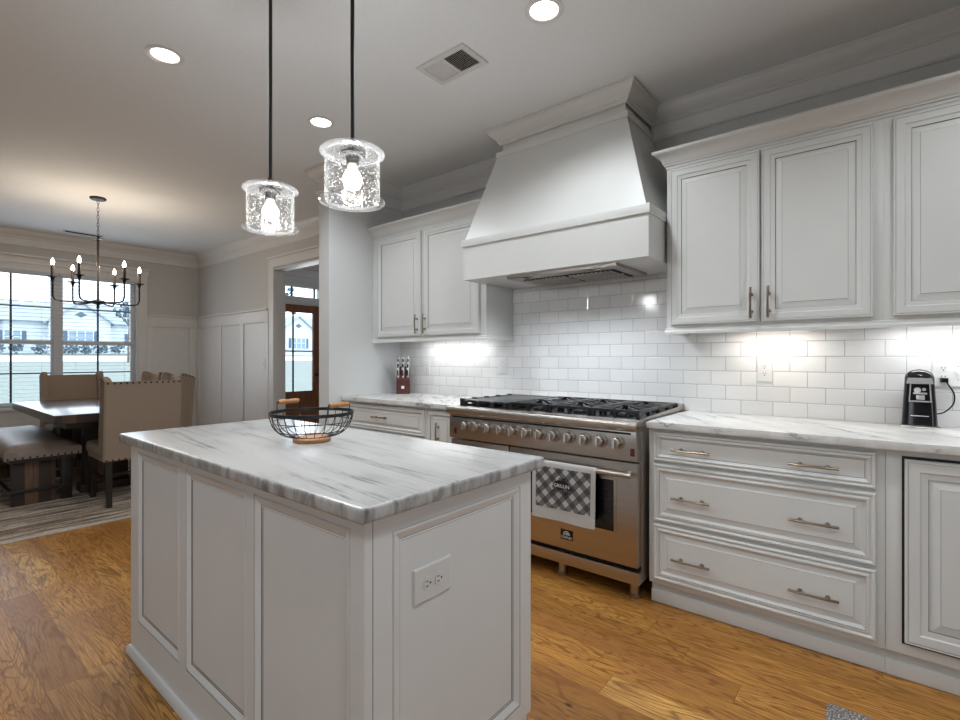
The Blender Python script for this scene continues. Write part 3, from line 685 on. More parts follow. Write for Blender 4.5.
# griddle, burners, grates, back riser
b = MB(); b.box(-2.14, -1.76, -0.60, -0.10, 0.897, 0.915, 0.002); b.build('griddle_pan', 'griddle', r)
b = MB(); b.box(-2.125, -1.775, -0.62, -0.09, 0.928, 0.943, 0.004)
for y in (-0.62, -0.50, -0.37, -0.24, -0.10): b.box(-2.155, -2.125, y - 0.012, y + 0.012, 0.898, 0.952, 0.003); b.box(-1.775, -1.750, y - 0.012, y + 0.012, 0.898, 0.945, 0.003)
b.box(-2.15, -2.128, -0.635, -0.08, 0.930, 0.946, 0.003)
for x in (-2.11, -2.0, -1.89, -1.79): b.box(x - 0.012, x + 0.012, -0.640, -0.615, 0.898, 0.940, 0.003)
b.build('griddle_plate', 'griddle', r)
MB().box(-1.745, -0.945, -0.64, -0.075, 0.897, 0.901).build('burner_tray', 'iron', r)
for gx0, gx1 in ((-1.742, -1.478), (-1.474, -1.212), (-1.208, -0.946)):
    gm = MB(); gy0, gy1 = -0.648, -0.070; zt = 0.952
    for x in (gx0 + 0.008, gx1 - 0.008): gm.box(x - 0.007, x + 0.007, gy0, gy1, zt - 0.016, zt, 0.003)
    for y in (gy0 + 0.008, -0.359, gy1 - 0.008): gm.box(gx0, gx1, y - 0.007, y + 0.007, zt - 0.016, zt, 0.003)
    for x in (gx0 + 0.01, gx1 - 0.01, (gx0 + gx1) / 2):
        for y in (gy0 + 0.008, -0.5, -0.359, -0.21, gy1 - 0.008):
            if abs(x - (gx0 + gx1) / 2) < 0.02 and y in (-0.5, -0.21): continue
            gm.hexa([(x - 0.006, y - 0.006, 0.9), (x + 0.006, y - 0.006, 0.9), (x + 0.006, y + 0.006, 0.9), (x - 0.006, y + 0.006, 0.9)],
                    [(x - 0.011, y - 0.011, zt - 0.012), (x + 0.011, y - 0.011, zt - 0.012), (x + 0.011, y + 0.011, zt - 0.012), (x - 0.011, y + 0.011, zt - 0.012)])
    cx = (gx0 + gx1) / 2
    for cy in (-0.505, -0.213):
        for k in range(8):
            a = k * PI / 4 + PI / 8 * 0; ca, sa = math.cos(a), math.sin(a)
            r0 = 0.040; r1 = min((gx1 - gx0) / 2 / max(abs(ca), 1e-3), 0.146 / max(abs(sa), 1e-3)) - 0.004
            for_pts = [(cx + ca * r0, cy + sa * r0, zt + 0.004), (cx + ca * (r0 + 0.02), cy + sa * (r0 + 0.02), zt - 0.003), (cx + ca * r1, cy + sa * r1, zt - 0.008)]
            gm.tube(for_pts, [0.004, 0.007, 0.007], 6)
    gm.build('burner_grate', 'iron', r)
    for cy in (-0.505, -0.213):
        bm_ = MB(); bm_.lathe([(0, 0.012), (0.024, 0.012), (0.028, 0.008), (0.028, 0.004), (0.044, 0.004), (0.046, -0.006), (0.046, -0.012)], (cx, cy, 0.912), 24); bm_.build('burner', 'griddle', r)
MB().box(RX0, RX1 + 0.004, -0.052, -0.012, 0.897, 0.945, 0.003).build('back_riser', 'steel', r)
gu = MB(); gu.prism([(-0.70, 0.902), (-0.648, 0.902), (-0.05, 0.902), (-0.05, 0.945), (-0.075, 0.93), (-0.60, 0.915)], 'x', RX1 - 0.010, RX1 + 0.002); gu.build('side_rail', 'steel', r)

# towel over the oven handle
tw = thing('dish_towel', (-1.355, -0.752, 0.34), 'grey and white checked dish towel with a black grill emblem hanging on the oven handle', 'towel')
TX0, TX1 = -1.500, -1.122
def drape(x0, x1, pts, mi_fn, name, mat, par, thick=0.003, nx=14, ripple=0.004, lift=0.0):
    mb = MB(); rows = []
    for j, (y, z) in enumerate(pts):
        row = []
        for i in range(nx + 1):
            x = x0 + (x1 - x0) * i / nx; u = (x - TX0) / (TX1 - TX0)
            k = max(0, (0.64 - z) / 0.3) if y < -0.752 else 0
            row.append(mb._v((x + 0.006 * k * (u - 0.5) * -1, y - ripple * k * (1 + math.sin(u * 9.0 + 0.8)) - lift, z)))
        rows.append(row)
    for j in range(len(rows) - 1):
        for i in range(nx): mb.face([rows[j][i], rows[j][i + 1], rows[j + 1][i + 1], rows[j + 1][i]], mi_fn(i / nx, j / (len(rows) - 1)))
    bmesh.ops.solidify(mb.bm, geom=mb.bm.faces[:], thickness=thick)
    return mb.build(name, mat, par)
arc = [(-0.752 + 0.0165 * math.cos(a), 0.645 + 0.0165 * math.sin(a)) for a in [PI * i / 8 for i in range(9)]]
prof_t = [(-0.7355, 0.40), (-0.7355, 0.50), (-0.7355, 0.60)] + arc + [(-0.7690, 0.645 - 0.292 * i / 12) for i in range(1, 13)]
cl = drape(TX0, TX1, prof_t, lambda u, v: 0, 'towel_cloth', 'towel_white', tw)
fr_t = [(-0.7690, 0.655 - 0.240 * i / 10) for i in range(11)]
drape(TX0 + 0.024, TX1 - 0.026, [(y, z) for y, z in fr_t if z < 0.648], lambda u, v: 0, 'checked_panel', 'gingham', tw, 0.0008, lift=0.0014)
e_ = MB(); cx_, cz_ = -1.312, 0.528; yy = -0.7790
poly = [(cx_ - 0.056, cz_)] + [(cx_ + 0.056 * math.cos(PI - PI * i / 20), cz_ + 0.046 * math.sin(PI * i / 20)) for i in range(1, 20)] + [(cx_ + 0.056, cz_)]
e_.prism(poly, 'y', yy, yy + 0.0006); e_.box(cx_ - 0.018, cx_ + 0.018, yy, yy + 0.0006, cz_ + 0.049, cz_ + 0.055)
e_.build('grill_emblem', 'black', tw, smooth=0)
text('emblem_text', 'GRILLIN', 0.026, (cx_, yy - 0.0004, cz_ + 0.014), (PI / 2, 0, 0), 'white_plastic', tw, 0.0002)
text('lower_text', 'KITCHEN', 0.025, (cx_, yy - 0.0002, cz_ - 0.014), (PI / 2, 0, 0), 'black', tw, 0.0004)

# ------------------------------------------------------------------ island
IX0, IX1, IY0, IY1 = -2.405, -0.862, -2.390, -1.748
r = thing('kitchen_island', (-1.63, -2.07, 0), 'white panelled kitchen island with recessed panels and pinstripes', 'island')
b = MB(); D = 0.016
b.box(IX0 + D, IX1 - D, IY0 + D, IY1, 0.0, CT - 0.034)
# south face stiles and rails
px = [(-2.318, -1.891), (-1.830, -1.399), (-1.352, -0.912)]; z0p, z1p = 0.158, 0.838
zt = CT - 0.034
b.box(IX0, IX1, IY0, IY0 + D, z1p, zt); b.box(IX0, IX1, IY0, IY0 + D, 0.0, z0p)
xs = [IX0] + [q for pr_ in px for q in pr_] + [IX1]
for i in range(0, len(xs), 2): b.box(xs[i], xs[i + 1], IY0, IY0 + D, z0p, z1p)
# east face
py = (-2.312, -1.806); ze0, ze1 = 0.152, 0.822
b.box(IX1 - D, IX1, IY0 + D, IY1, ze1, zt); b.box(IX1 - D, IX1, IY0 + D, IY1 - 0.05, 0.0, ze0); b.box(IX1 - D, IX1, IY1 - 0.05, IY1, 0.105, ze0)
b.box(IX1 - D, IX1, IY0 + D, py[0], ze0, ze1); b.box(IX1 - D, IX1, py[1], IY1, ze0, ze1)
b.box(IX0, IX0 + D, IY0 + D, IY1, 0, zt)
b.build('island_body', 'island_paint', r, smooth=20)
IPR = [(0, 0, 1), (0.0015, -0.002), (0.004, 0.001), (0.008, 0.001), (0.026, -0.007), (0.0262, -0.007, 1), (0.0280, -0.0085), (0.0325, -0.0078, 1), (0.0340, -0.0092)]
for a, c in px: MB().panel((a, IY0, z0p), (1, 0, 0), UPV, NRM, c - a, z1p - z0p, IPR, back=False).build('panel', ['island_paint', 'glaze'], r, smooth=15)
MB().panel((IX1, py[0], ze0), (0, 1, 0), UPV, (1, 0, 0), py[1] - py[0], ze1 - ze0, IPR, back=False).build('panel', ['island_paint', 'glaze'], r, smooth=15)
MB().box(IX1, IX1 + 0.0006, IY0 + 0.022, IY0 + 0.0235, 0, zt).build('corner_groove', 'glaze', r)
bs = MB(); sweep(bs, [(IX0, IY1), (IX0, IY0), (IX1 - 0.0, IY0)], [(0, 0.036), (-0.008, 0.034), (-0.013, 0.024), (-0.014, 0.0)])
bs.build('base_moulding', 'island_paint', r)
# north side doors (towards the range)
for i in range(3):
    x0 = IX0 + 0.03 + i * 0.50
    MB().panel((x0 + 0.48, IY1, 0.14), (-1, 0, 0), UPV, (0, 1, 0), 0.47, 0.70, UP).build('door', ['island_paint', 'glaze'], r, smooth=20)
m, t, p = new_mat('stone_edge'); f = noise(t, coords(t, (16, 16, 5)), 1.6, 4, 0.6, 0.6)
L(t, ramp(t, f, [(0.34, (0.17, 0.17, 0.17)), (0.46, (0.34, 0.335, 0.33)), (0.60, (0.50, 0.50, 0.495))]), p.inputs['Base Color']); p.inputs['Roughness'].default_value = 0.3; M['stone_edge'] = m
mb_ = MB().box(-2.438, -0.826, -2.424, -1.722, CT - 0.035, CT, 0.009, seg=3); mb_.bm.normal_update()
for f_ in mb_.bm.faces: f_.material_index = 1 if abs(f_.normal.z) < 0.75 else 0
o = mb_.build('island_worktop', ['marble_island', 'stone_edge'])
tag(o, 'white stone island worktop with long grey streaks, under the wire basket', 'worktop')

# ------------------------------------------------------------------ outlets and switches
def plate(name, c, u, v, n, w, h, gadgets, label, cat, group=None):
    """c centre on the wall, u right, v up, n out of the wall (unit vectors)"""
    c, u, v, n = Vector(c), Vector(u), Vector(v), Vector(n)
    r = thing(name, c, label, cat, group)
    p_ = MB(); p_.panel(c - u * w / 2 - v * h / 2, u, v, n, w, h, [(0, 0), (0, 0.004), (0.003, 0.0065)]); p_.build('cover_plate', 'white_plastic', r)
    def bx(name_, cu, cv, hw, hh, z0, z1, mat, par):
        m_ = MB(); q = c + u * cu + v * cv
        A = [q + u * a * hw + v * b * hh for a, b in ((-1, -1), (1, -1), (1, 1), (-1, 1))]
        m_.hexa([k + n * z0 for k in A], [k + n * z1 for k in A]); return m_.build(name_, mat, par)
    for typ, gu_, gv in gadgets:
        if typ in ('o', 'oh'):
            du, dv = (0, 1) if typ == 'o' else (1, 0)
            for s_ in (-1, 1):
                cu, cv = gu_ + s_ * 0.0195 * du, gv + s_ * 0.0195 * dv
                m_ = MB(); q = c + u * cu + v * cv; pts = []
                for k in range(20):
                    a = 2 * PI * k / 20; pu, pv = 0.0165 * math.cos(a), 0.0165 * math.sin(a)
                    if typ == 'o': pv = max(-0.0135, min(0.0135, pv))
                    else: pu = max(-0.0135, min(0.0135, pu))
                    pts.append(q + u * pu + v * pv)
                m_.hexa([k + n * 0.006 for k in pts], [k + n * 0.0085 for k in pts]); f_ = m_.build('receptacle', 'white_plastic', r)
                for sx, sy, sw, sh in ((-0.006, 0.004, 0.0012, 0.004), (0.006, 0.004, 0.0012, 0.004), (0, -0.007, 0.0025, 0.0025)):
                    if typ == 'oh': sx, sy, sw, sh = -sy, sx, sh, sw
                    bx('slot', cu + sx, cv + sy, sw, sh, 0.0083, 0.0089, 'slot', f_)
        elif typ == 's':
            bx('toggle', gu_, gv + 0.004, 0.004, 0.009, 0.006, 0.017, 'white_plastic', r)
            bx('screw', gu_, gv + 0.030, 0.0025, 0.0012, 0.006, 0.0072, 'slot', r); bx('screw', gu_, gv - 0.030, 0.0025, 0.0012, 0.006, 0.0072, 'slot', r)
        elif typ == 'd':
            bx('rocker', gu_, gv, 0.016, 0.032, 0.006, 0.009, 'white_plastic', r)
    return r
N_, U_, V_ = (0, -1, 0), (1, 0, 0), (0, 0, 1)
plate('wall_outlet', (-0.504, -0.009, 1.148), U_, V_, N_, 0.074, 0.125, [('o', 0, 0)], 'white outlet on the tile under the double-door cabinet right of the hood', 'outlet')
plate('wall_outlet', (0.226, -0.009, 1.148), U_, V_, N_, 0.122, 0.125, [('o', -0.024, 0), ('s', 0.024, 0)], 'wide white plate with outlet and switch beside the can opener', 'outlet')
plate('wall_outlet', (-3.094, -0.009, 1.137), U_, V_, N_, 0.072, 0.120, [('o', 0, 0)], 'white outlet on the tile beside the knife block', 'outlet')
plate('wall_switch', (-2.268, -0.009, 1.155), U_, V_, N_, 0.080, 0.122, [('s', 0, 0)], 'white switch plate on the tile left of the range', 'switch')
plate('wall_switch', (-5.945, -0.028, 1.142), U_, V_, N_, 0.075, 0.125, [('s', 0, 0)], 'white light switch on the dining wainscot beside the cased opening', 'switch')
plate('wall_outlet', (IX1 - 0.009, -2.178, 0.664), (0, 1, 0), V_, (1, 0, 0), 0.128, 0.086, [('oh', 0, 0)], 'white horizontal outlet on the end panel of the island', 'outlet')

# ------------------------------------------------------------------ worktop objects
# wire fruit basket
BX, BY = -1.650, -2.026
r = thing('wire_basket', (BX, BY, CT), 'black wire fruit basket with wooden handles and base on the island', 'basket')
d_ = MB(); d_.lathe([(0, 0), (0.066, 0), (0.068, 0.003), (0.068, 0.013), (0.064, 0.016), (0, 0.016)], (BX, BY, CT), 36); d_.build('wooden_base', 'lightwood', r)
RB_ = 0.148; ZR = CT + 0.106
def bprof(t_): # t 0..1 from base to rim
    a = t_ * PI / 2; return (0.060 + (RB_ - 0.060) * math.sin(a) ** 0.75 if t_ > 0 else 0.060, 0.020 + 0.086 * (1 - math.cos(a)) ** 0.9)
wr = MB()
for k in range(26):
    a = 2 * PI * k / 26; pts = [(BX + bprof(i / 9)[0] * math.cos(a), BY + bprof(i / 9)[0] * math.sin(a), CT + bprof(i / 9)[1]) for i in range(10)]
    wr.tube(pts, 0.0014, 5)
for t_ in (0.0, 0.45, 0.75): 
    q, h = bprof(t_); wr.tube([(BX + q * math.cos(a), BY + q * math.sin(a), CT + h) for a in [2 * PI * i / 40 for i in range(40)]], 0.0015, 5, closed=True)
wr.build('wire_bowl', 'black_metal', r)
rm = MB(); rm.lathe([(RB_ - 0.002, -0.006), (RB_ + 0.002, -0.006), (RB_ + 0.003, 0.006), (RB_ - 0.001, 0.006)], (BX, BY, ZR), 48, closed=True); rm.build('rim', 'black_metal', r)
LAT, FWD = Vector((0.7727, 0.6347, 0)), Vector((-0.6347, 0.7727, 0))
for ac in (147, -30):
    P_ = []
    for s_ in (-20, 20):
        a = math.radians(ac + s_); q = LAT * math.cos(a) + FWD * math.sin(a)
        P_.append(Vector((BX, BY, ZR)) + q * RB_)
    h = MB(); up = Vector((0, 0, 0.036))
    h.tube([P_[0], P_[0] + up, P_[1] + up, P_[1]], 0.0022, 6); br = h.build('handle_wire', 'black_metal', r)
    a, b_ = P_[0] + up, P_[1] + up; dd = (b_ - a)
    g_ = MB(); n_ = 9
    g_.tube([a + dd * (0.06 + 0.88 * i / (n_ - 1)) for i in range(n_)], [0.0075 if i in (0, n_ - 1) else (0.0095 if i in (1, n_ - 2) else 0.0085) for i in range(n_)], 12)
    g_.build('wooden_grip', 'lightwood', r)
# knife block and knives
KX, KY, KR = -3.262, -0.135, math.radians(44)
r = thing('knife_block', (KX, KY, CT), 'dark red wooden knife block in the corner left of the range', 'knife block')
blk = MB(); hw = 0.055
# local: front towards -y ; body leans back
pr_ = [(-0.060, 0.0), (0.075, 0.0), (0.075, 0.215), (0.030, 0.235), (-0.060, 0.125)]
A = [Vector((-hw, y, z)) for y, z in pr_]; B = [Vector((hw, y, z)) for y, z in pr_]
RK = Matrix.Rotation(KR, 4, 'Z'); T0 = Vector((KX, KY, CT))
blk.hexa([T0 + RK @ q for q in A], [T0 + RK @ q for q in B]); blk.build('block_body', 'redwood', r, smooth=20)
st_ = MB(); q = [Vector((a, -0.0605, z)) for a, z in ((-0.012, 0.045), (0.012, 0.045), (0.012, 0.069), (-0.012, 0.069))]; st_.hexa([T0 + RK @ k for k in q], [T0 + RK @ (k + Vector((0, -0.0008, 0))) for k in q]); st_.build('maker_mark', 'white_plastic', r)
kd = Vector((0, -0.42, 0.90)).normalized()
kn = 0
for row_, (yb, zb) in enumerate(((-0.042, 0.147), (-0.012, 0.183), (0.016, 0.216))):
    for col_ in range(3):
        x = -0.042 + col_ * 0.042
        kn += 1; ln = (0.082, 0.098, 0.110)[row_]
        b0 = T0 + RK @ Vector((x, yb, zb)); dir_ = (RK @ kd)
        kt = thing('kitchen_knife', b0, ('short', 'middle', 'long')[row_] + ' black and steel handled knife in the ' + ('left', 'centre', 'right')[col_] + ' slot of the knife block', 'knife', 'knives in the block')
        hd = MB(); hd.tube([b0, b0 + dir_ * ln * 0.25, b0 + dir_ * ln * 0.7, b0 + dir_ * ln], [0.0075, 0.0095, 0.0085, 0.0105], 8); hd.build('grip', 'black', kt)
        hd = MB(); hd.tube([b0 - dir_ * 0.002, b0 + dir_ * 0.014], 0.0105, 8); hd.tube([b0 + dir_ * (ln - 0.012), b0 + dir_ * (ln + 0.004)], 0.0108, 8)
        hd.tube([b0 + RK @ Vector((0.007, -0.004, 0)) + dir_ * 0.01, b0 + RK @ Vector((0.007, -0.004, 0)) + dir_ * (ln - 0.01)], 0.0045, 6); hd.build('steel_trim', 'silver', kt)
# electric can opener
OX, OY = 0.118, -0.085
r = thing('can_opener', (OX, OY, CT), 'black electric can opener with chrome front on the right worktop', 'can opener')
bd = MB()
def oprof(z): return (0.062 - 0.014 * z / 0.25, 0.050 - 0.010 * z / 0.25)
lv = []
for z in [0.012 + 0.205 * i / 8 for i in range(9)] + [0.228, 0.238, 0.246, 0.250]:
    sx, sy = oprof(z)
    if z > 0.217: k = (z - 0.217) / 0.033; sx *= math.sqrt(max(0.02, 1 - k ** 2.2)); sy *= math.sqrt(max(0.05, 1 - k ** 2 * 0.7))
    ring = []
    for j in range(28):
        a = 2 * PI * j / 28; ca, sa = math.cos(a), math.sin(a); e = 0.45
        ring.append(bd._v((OX + sx * math.copysign(abs(ca) ** e, ca), OY + sy * math.copysign(abs(sa) ** e, sa), CT + z * 1.035)))
    lv.append(ring)
bd.face(lv[0][::-1]); bd.face(lv[-1])
for i in range(len(lv) - 1):
    for j in range(28): bd.face([lv[i][j], lv[i][(j + 1) % 28], lv[i + 1][(j + 1) % 28], lv[i + 1][j]])
bd.build('opener_body', 'black', r, smooth=50)
f_ = MB(); f_.box(OX - 0.066, OX + 0.066, OY - 0.054, OY + 0.052, CT, CT + 0.013, 0.006); f_.build('chrome_base', 'chrome', r)
f_ = MB(); f_.prism([(OX - 0.037, CT + 0.115), (OX + 0.040, CT + 0.115), (OX + 0.034, CT + 0.212), (OX - 0.032, CT + 0.212)], 'y', OY - 0.0475, OY - 0.040); f_.build('chrome_face', 'silver', r)
f_ = MB(); f_.prism([(OX - 0.032, CT + 0.122), (OX + 0.034, CT + 0.122), (OX + 0.031, CT + 0.195), (OX - 0.028, CT + 0.195)], 'y', OY - 0.049, OY - 0.047); f_.build('face_recess', 'black', r)
f_ = MB(); f_.lathe([(0, 0), (0.010, 0), (0.012, -0.006), (0.006, -0.010), (0, -0.010)], (OX - 0.008, OY - 0.049, CT + 0.168), 16, axis='y'); f_.lathe([(0, 0), (0.007, 0), (0.007, -0.008), (0, -0.008)], (OX + 0.014, OY - 0.049, CT + 0.172), 14, axis='y')
f_.box(OX - 0.022, OX + 0.024, OY - 0.056, OY - 0.049, CT + 0.150, CT + 0.158, 0.001); f_.box(OX - 0.012, OX + 0.016, OY - 0.058, OY - 0.049, CT + 0.126, CT + 0.146, 0.002)
f_.build('cutting_head', 'silver', r)
f_ = MB(); f_.prism([(OX - 0.045, CT + 0.196), (OX + 0.045, CT + 0.196), (OX + 0.040, CT + 0.222), (OX - 0.040, CT + 0.222)], 'y', OY - 0.058, OY - 0.040); f_.build('lever', 'silver', r)
f_ = MB(); f_.box(OX - 0.030, OX + 0.030, OY - 0.0505, OY - 0.0480, CT + 0.052, CT + 0.056, 0.0005); f_.build('front_strip', 'silver', r)
cp_ = [(OX + 0.058, OY + 0.02, CT + 0.060), (OX + 0.085, OY + 0.03, CT + 0.070), (OX + 0.115, OY + 0.055, CT + 0.105), (OX + 0.118, OY + 0.058, CT + 0.150), (OX + 0.100, OY + 0.060, CT + 0.190), (OX + 0.088, OY + 0.058, CT + 0.215)]
def smoothpath(P, n=6):
    P = [Vector(q) for q in P]; out = []
    for i in range(len(P) - 1):
        a = P[max(0, i - 1)]; b = P[i]; c = P[i + 1]; d = P[min(len(P) - 1, i + 2)]
        for k in range(n):
            t_ = k / n; out.append(0.5 * ((2 * b) + (c - a) * t_ + (2 * a - 5 * b + 4 * c - d) * t_ * t_ + (3 * b - a - 3 * c + d) * t_ ** 3))
    out.append(P[-1]); return out
f_ = MB(); f_.tube(smoothpath(cp_), 0.003, 7); f_.build('power_cord', 'black', r)
f_ = MB(); f_.box(0.189, 0.217, -0.048, -0.018, 1.106, 1.126, 0.003); f_.build('plug', 'black', r)

# ------------------------------------------------------------------ ceiling fixtures
def downlight(x, y, label):
    r = thing('recessed_light', (x, y, CH), label, 'recessed light', 'recessed ceiling lights')
    t_ = MB(); t_.lathe([(0.062, 0.0), (0.085, -0.001), (0.086, -0.004), (0.080, -0.007), (0.064, -0.006), (0.060, -0.002)], (x, y, CH), 36, closed=True); t_.build('trim_ring', 'white_plastic', r)
    t_ = MB(); t_.lathe([(0.0, -0.0015), (0.061, -0.0015)], (x, y, CH), 36); t_.build('lens', 'can', r)
    d = bpy.data.lights.new('downlight_lamp', 'SPOT'); d.energy = 35; d.color = (0.90, 0.965, 1.0); d.spot_size = 2.6; d.spot_blend = 0.6; d.shadow_soft_size = 0.06
    l = bpy.data.objects.new('downlight_lamp', d); COL.objects.link(l); l.parent = r; l.location = (0, 0, -0.02)
downlight(-2.80, -2.137, 'recessed ceiling light left of the two pendants')
downlight(-2.817, -1.238, 'recessed ceiling light seen between the two pendants')
downlight(-1.155, -1.20, 'recessed ceiling light nearest the range hood, at the top edge')
downlight(0.55, -1.20, 'recessed ceiling light right of the frame, over the worktop with the can opener')
downlight(0.30, -2.70, 'recessed ceiling light over the aisle to the right of the camera')
downlight(-1.20, -3.60, 'recessed ceiling light behind the camera, over the near side of the island')
r = thing('ceiling_vent', (-1.74, -1.16, CH), 'white rectangular ceiling register in front of the hood', 'vent')
b = MB()
X0, X1, Y0, Y1 = -1.905, -1.578, -1.262, -1.058
b.box(X0, X1, Y0, Y0 + 0.03, CH - 0.008, CH - 0.0005, 0.002); b.box(X0, X1, Y1 - 0.03, Y1, CH - 0.008, CH - 0.0005, 0.002); b.box(X0, X0 + 0.03, Y0 + 0.0301, Y1 - 0.0301, CH - 0.008, CH - 0.0005); b.box(X1 - 0.03, X1, Y0 + 0.0301, Y1 - 0.0301, CH - 0.008, CH - 0.0005); b.box(-1.748, -1.736, Y0 + 0.0301, Y1 - 0.0301, CH - 0.008, CH - 0.0005)
b.build('vent_frame', 'vent_white', r)
MB().box(X0 + 0.02, X1 - 0.02, Y0 + 0.02, Y1 - 0.02, CH - 0.0018, CH - 0.0006).build('duct_recess', 'dark', r)
b = MB()
for half, s_ in (((-1.872, -1.750), -1), ((-1.734, -1.611), 1)):
    for i in range(11):
        x = half[0] + (half[1] - half[0]) * (i + 0.5) / 11
        b.hexa([(x - 0.0045 * s_, Y0 + 0.03, CH - 0.0020), (x - 0.0035 * s_, Y0 + 0.03, CH - 0.0020), (x - 0.0035 * s_, Y1 - 0.03, CH - 0.0020), (x - 0.0045 * s_, Y1 - 0.03, CH - 0.0020)],
               [(x + 0.0035 * s_, Y0 + 0.03, CH - 0.0080), (x + 0.0045 * s_, Y0 + 0.03, CH - 0.0080), (x + 0.0045 * s_, Y1 - 0.03, CH - 0.0080), (x + 0.0035 * s_, Y1 - 0.03, CH - 0.0080)])
b.build('louvre_set', 'vent_white', r)
r = thing('ceiling_vent', (-7.57, -1.45, CH), 'narrow ceiling register above the dining window', 'vent')
MB().box(-7.62, -7.52, -1.66, -1.27, CH - 0.008, CH - 0.0005, 0.002).build('vent_frame', 'vent_white', r)
b = MB()
for i in range(4): b.box(-7.605 + i * 0.02, -7.593 + i * 0.02, -1.64, -1.29, CH - 0.0095, CH - 0.0078)
b.build('louvre_set', 'dark', r)

# pendants
def pendant(x, y, z0, z1, label):
    r = thing('pendant_light', (x, y, CH), label, 'pendant light', 'seeded glass pendants over the island')
    c = MB(); c.lathe([(0, -0.002), (0.062, -0.002), (0.062, -0.014), (0.050, -0.022), (0, -0.024)], (x, y, CH), 32); c.build('canopy', 'black_metal', r)
    c = MB(); c.tube([(x, y, CH - 0.02), (x, y, z1 + 0.03)], 0.0065, 12); c.build('rod', 'black_metal', r)
    c = MB(); c.lathe([(0, 0.040), (0.010, 0.040), (0.012, 0.030), (0.017, 0.026), (0.017, 0.020), (0.013, 0.012), (0.018, 0.006), (0.018, 0.0), (0, 0)], (x, y, z1), 24); c.build('stem_cap', 'black_metal', r)
    R = 0.089; g_ = MB()
    g_.lathe([(R, z0 + 0.012 - z0), (R, z1 - z0 - 0.012), (R - 0.003, z1 - z0 - 0.012), (R - 0.003, 0.012)], (x, y, z0), 48, closed=True); sh = g_.build('glass_shade', 'seeded', r)
    g_ = MB(); g_.lathe([(R + 0.014, 0), (R + 0.016, 0.004), (R + 0.014, 0.010), (R, 0.013), (R - 0.004, 0.012), (R - 0.004, 0.002)], (x, y, z0), 48, closed=True); g_.build('lower_rim', 'rimglass', sh)
    g_ = MB(); g_.lathe([(0.016, 0), (R - 0.002, 0), (R - 0.002, -0.005), (0.016, -0.005)], (x, y, z1), 48, closed=True); g_.build('top_plate', 'plateglass', sh)
    g_ = MB(); g_.lathe([(R - 0.001, 0.0), (R + 0.011, 0), (R + 0.015, -0.004), (R + 0.015, -0.009), (R, -0.013), (R - 0.004, -0.012)], (x, y, z1), 48, closed=True); g_.build('upper_rim', 'rimglass', sh)
    g_ = MB(); g_.lathe([(0, 0), (0.040, 0), (0.042, -0.006), (0.036, -0.012), (0.020, -0.014), (0.020, -0.036), (0.014, -0.040), (0, -0.040)], (x, y, z1 - 0.008), 28); g_.build('socket', 'pewter', r)
    g_ = MB(); g_.lathe([(0.013, 0), (0.015, -0.012), (0.024, -0.026), (0.031, -0.042), (0.031, -0.054), (0.025, -0.070), (0.013, -0.079), (0, -0.081)], (x, y, z1 - 0.046), 24); bl = g_.build('light_bulb', 'bulb', r)
    d = bpy.data.lights.new('pendant_lamp', 'POINT'); d.energy = 44; d.color = (0.94, 0.97, 1.0); d.shadow_soft_size = 0.035
    l = bpy.data.objects.new('pendant_lamp', d); COL.objects.link(l); l.parent = r; l.location = (0, 0, z1 - 0.095 - CH)
pendant(-1.892, -2.06, 1.725, 1.890, 'left glass drum pendant, the farther one above the island')
pendant(-1.356, -2.06, 1.725, 1.895, 'right glass drum pendant, the nearer one above the island')

# chandelier
CX, CY = -5.794, -1.727
r = thing('chandelier', (CX, CY, CH), 'black six-arm candle chandelier above the dining table', 'chandelier')
c = MB(); c.lathe([(0, -0.001), (0.065, -0.001), (0.065, -0.012), (0.055, -0.020), (0, -0.022)], (CX, CY, CH), 32); c.build('canopy', 'black_metal', r)
ch = MB(); z = CH - 0.02; k = 0
while z > 2.385:
    zc = z - 0.020; pts = []
    for i in range(14):
        a = 2 * PI * i / 14; ox, oz = 0.008 * math.cos(a), 0.0215 * math.sin(a)
        pts.append((CX + (ox if k % 2 else 0), CY + (0 if k % 2 else ox), zc + oz))
    ch.tube(pts, 0.0024, 5, closed=True); z -= 0.036; k += 1
ch.build('chain', 'black_metal', r)
c = MB(); c.lathe([(0, 0.03), (0.008, 0.03), (0.010, 0.012), (0.032, 0.006), (0.034, 0), (0.012, -0.006), (0.0095, -0.02), (0.0095, -0.56), (0.012, -0.565), (0.012, -0.60), (0, -0.60)], (CX, CY, 2.345), 24); c.build('stem', 'black_metal', r)
c = MB(); c.lathe([(0, 0.022), (0.030, 0.022), (0.055, 0.014), (0.060, 0.0), (0.055, -0.014), (0.030, -0.020), (0.012, -0.024), (0.010, -0.040), (0.016, -0.048), (0.010, -0.056), (0, -0.058)], (CX, CY, 1.745), 32); c.build('hub', 'black_metal', r)
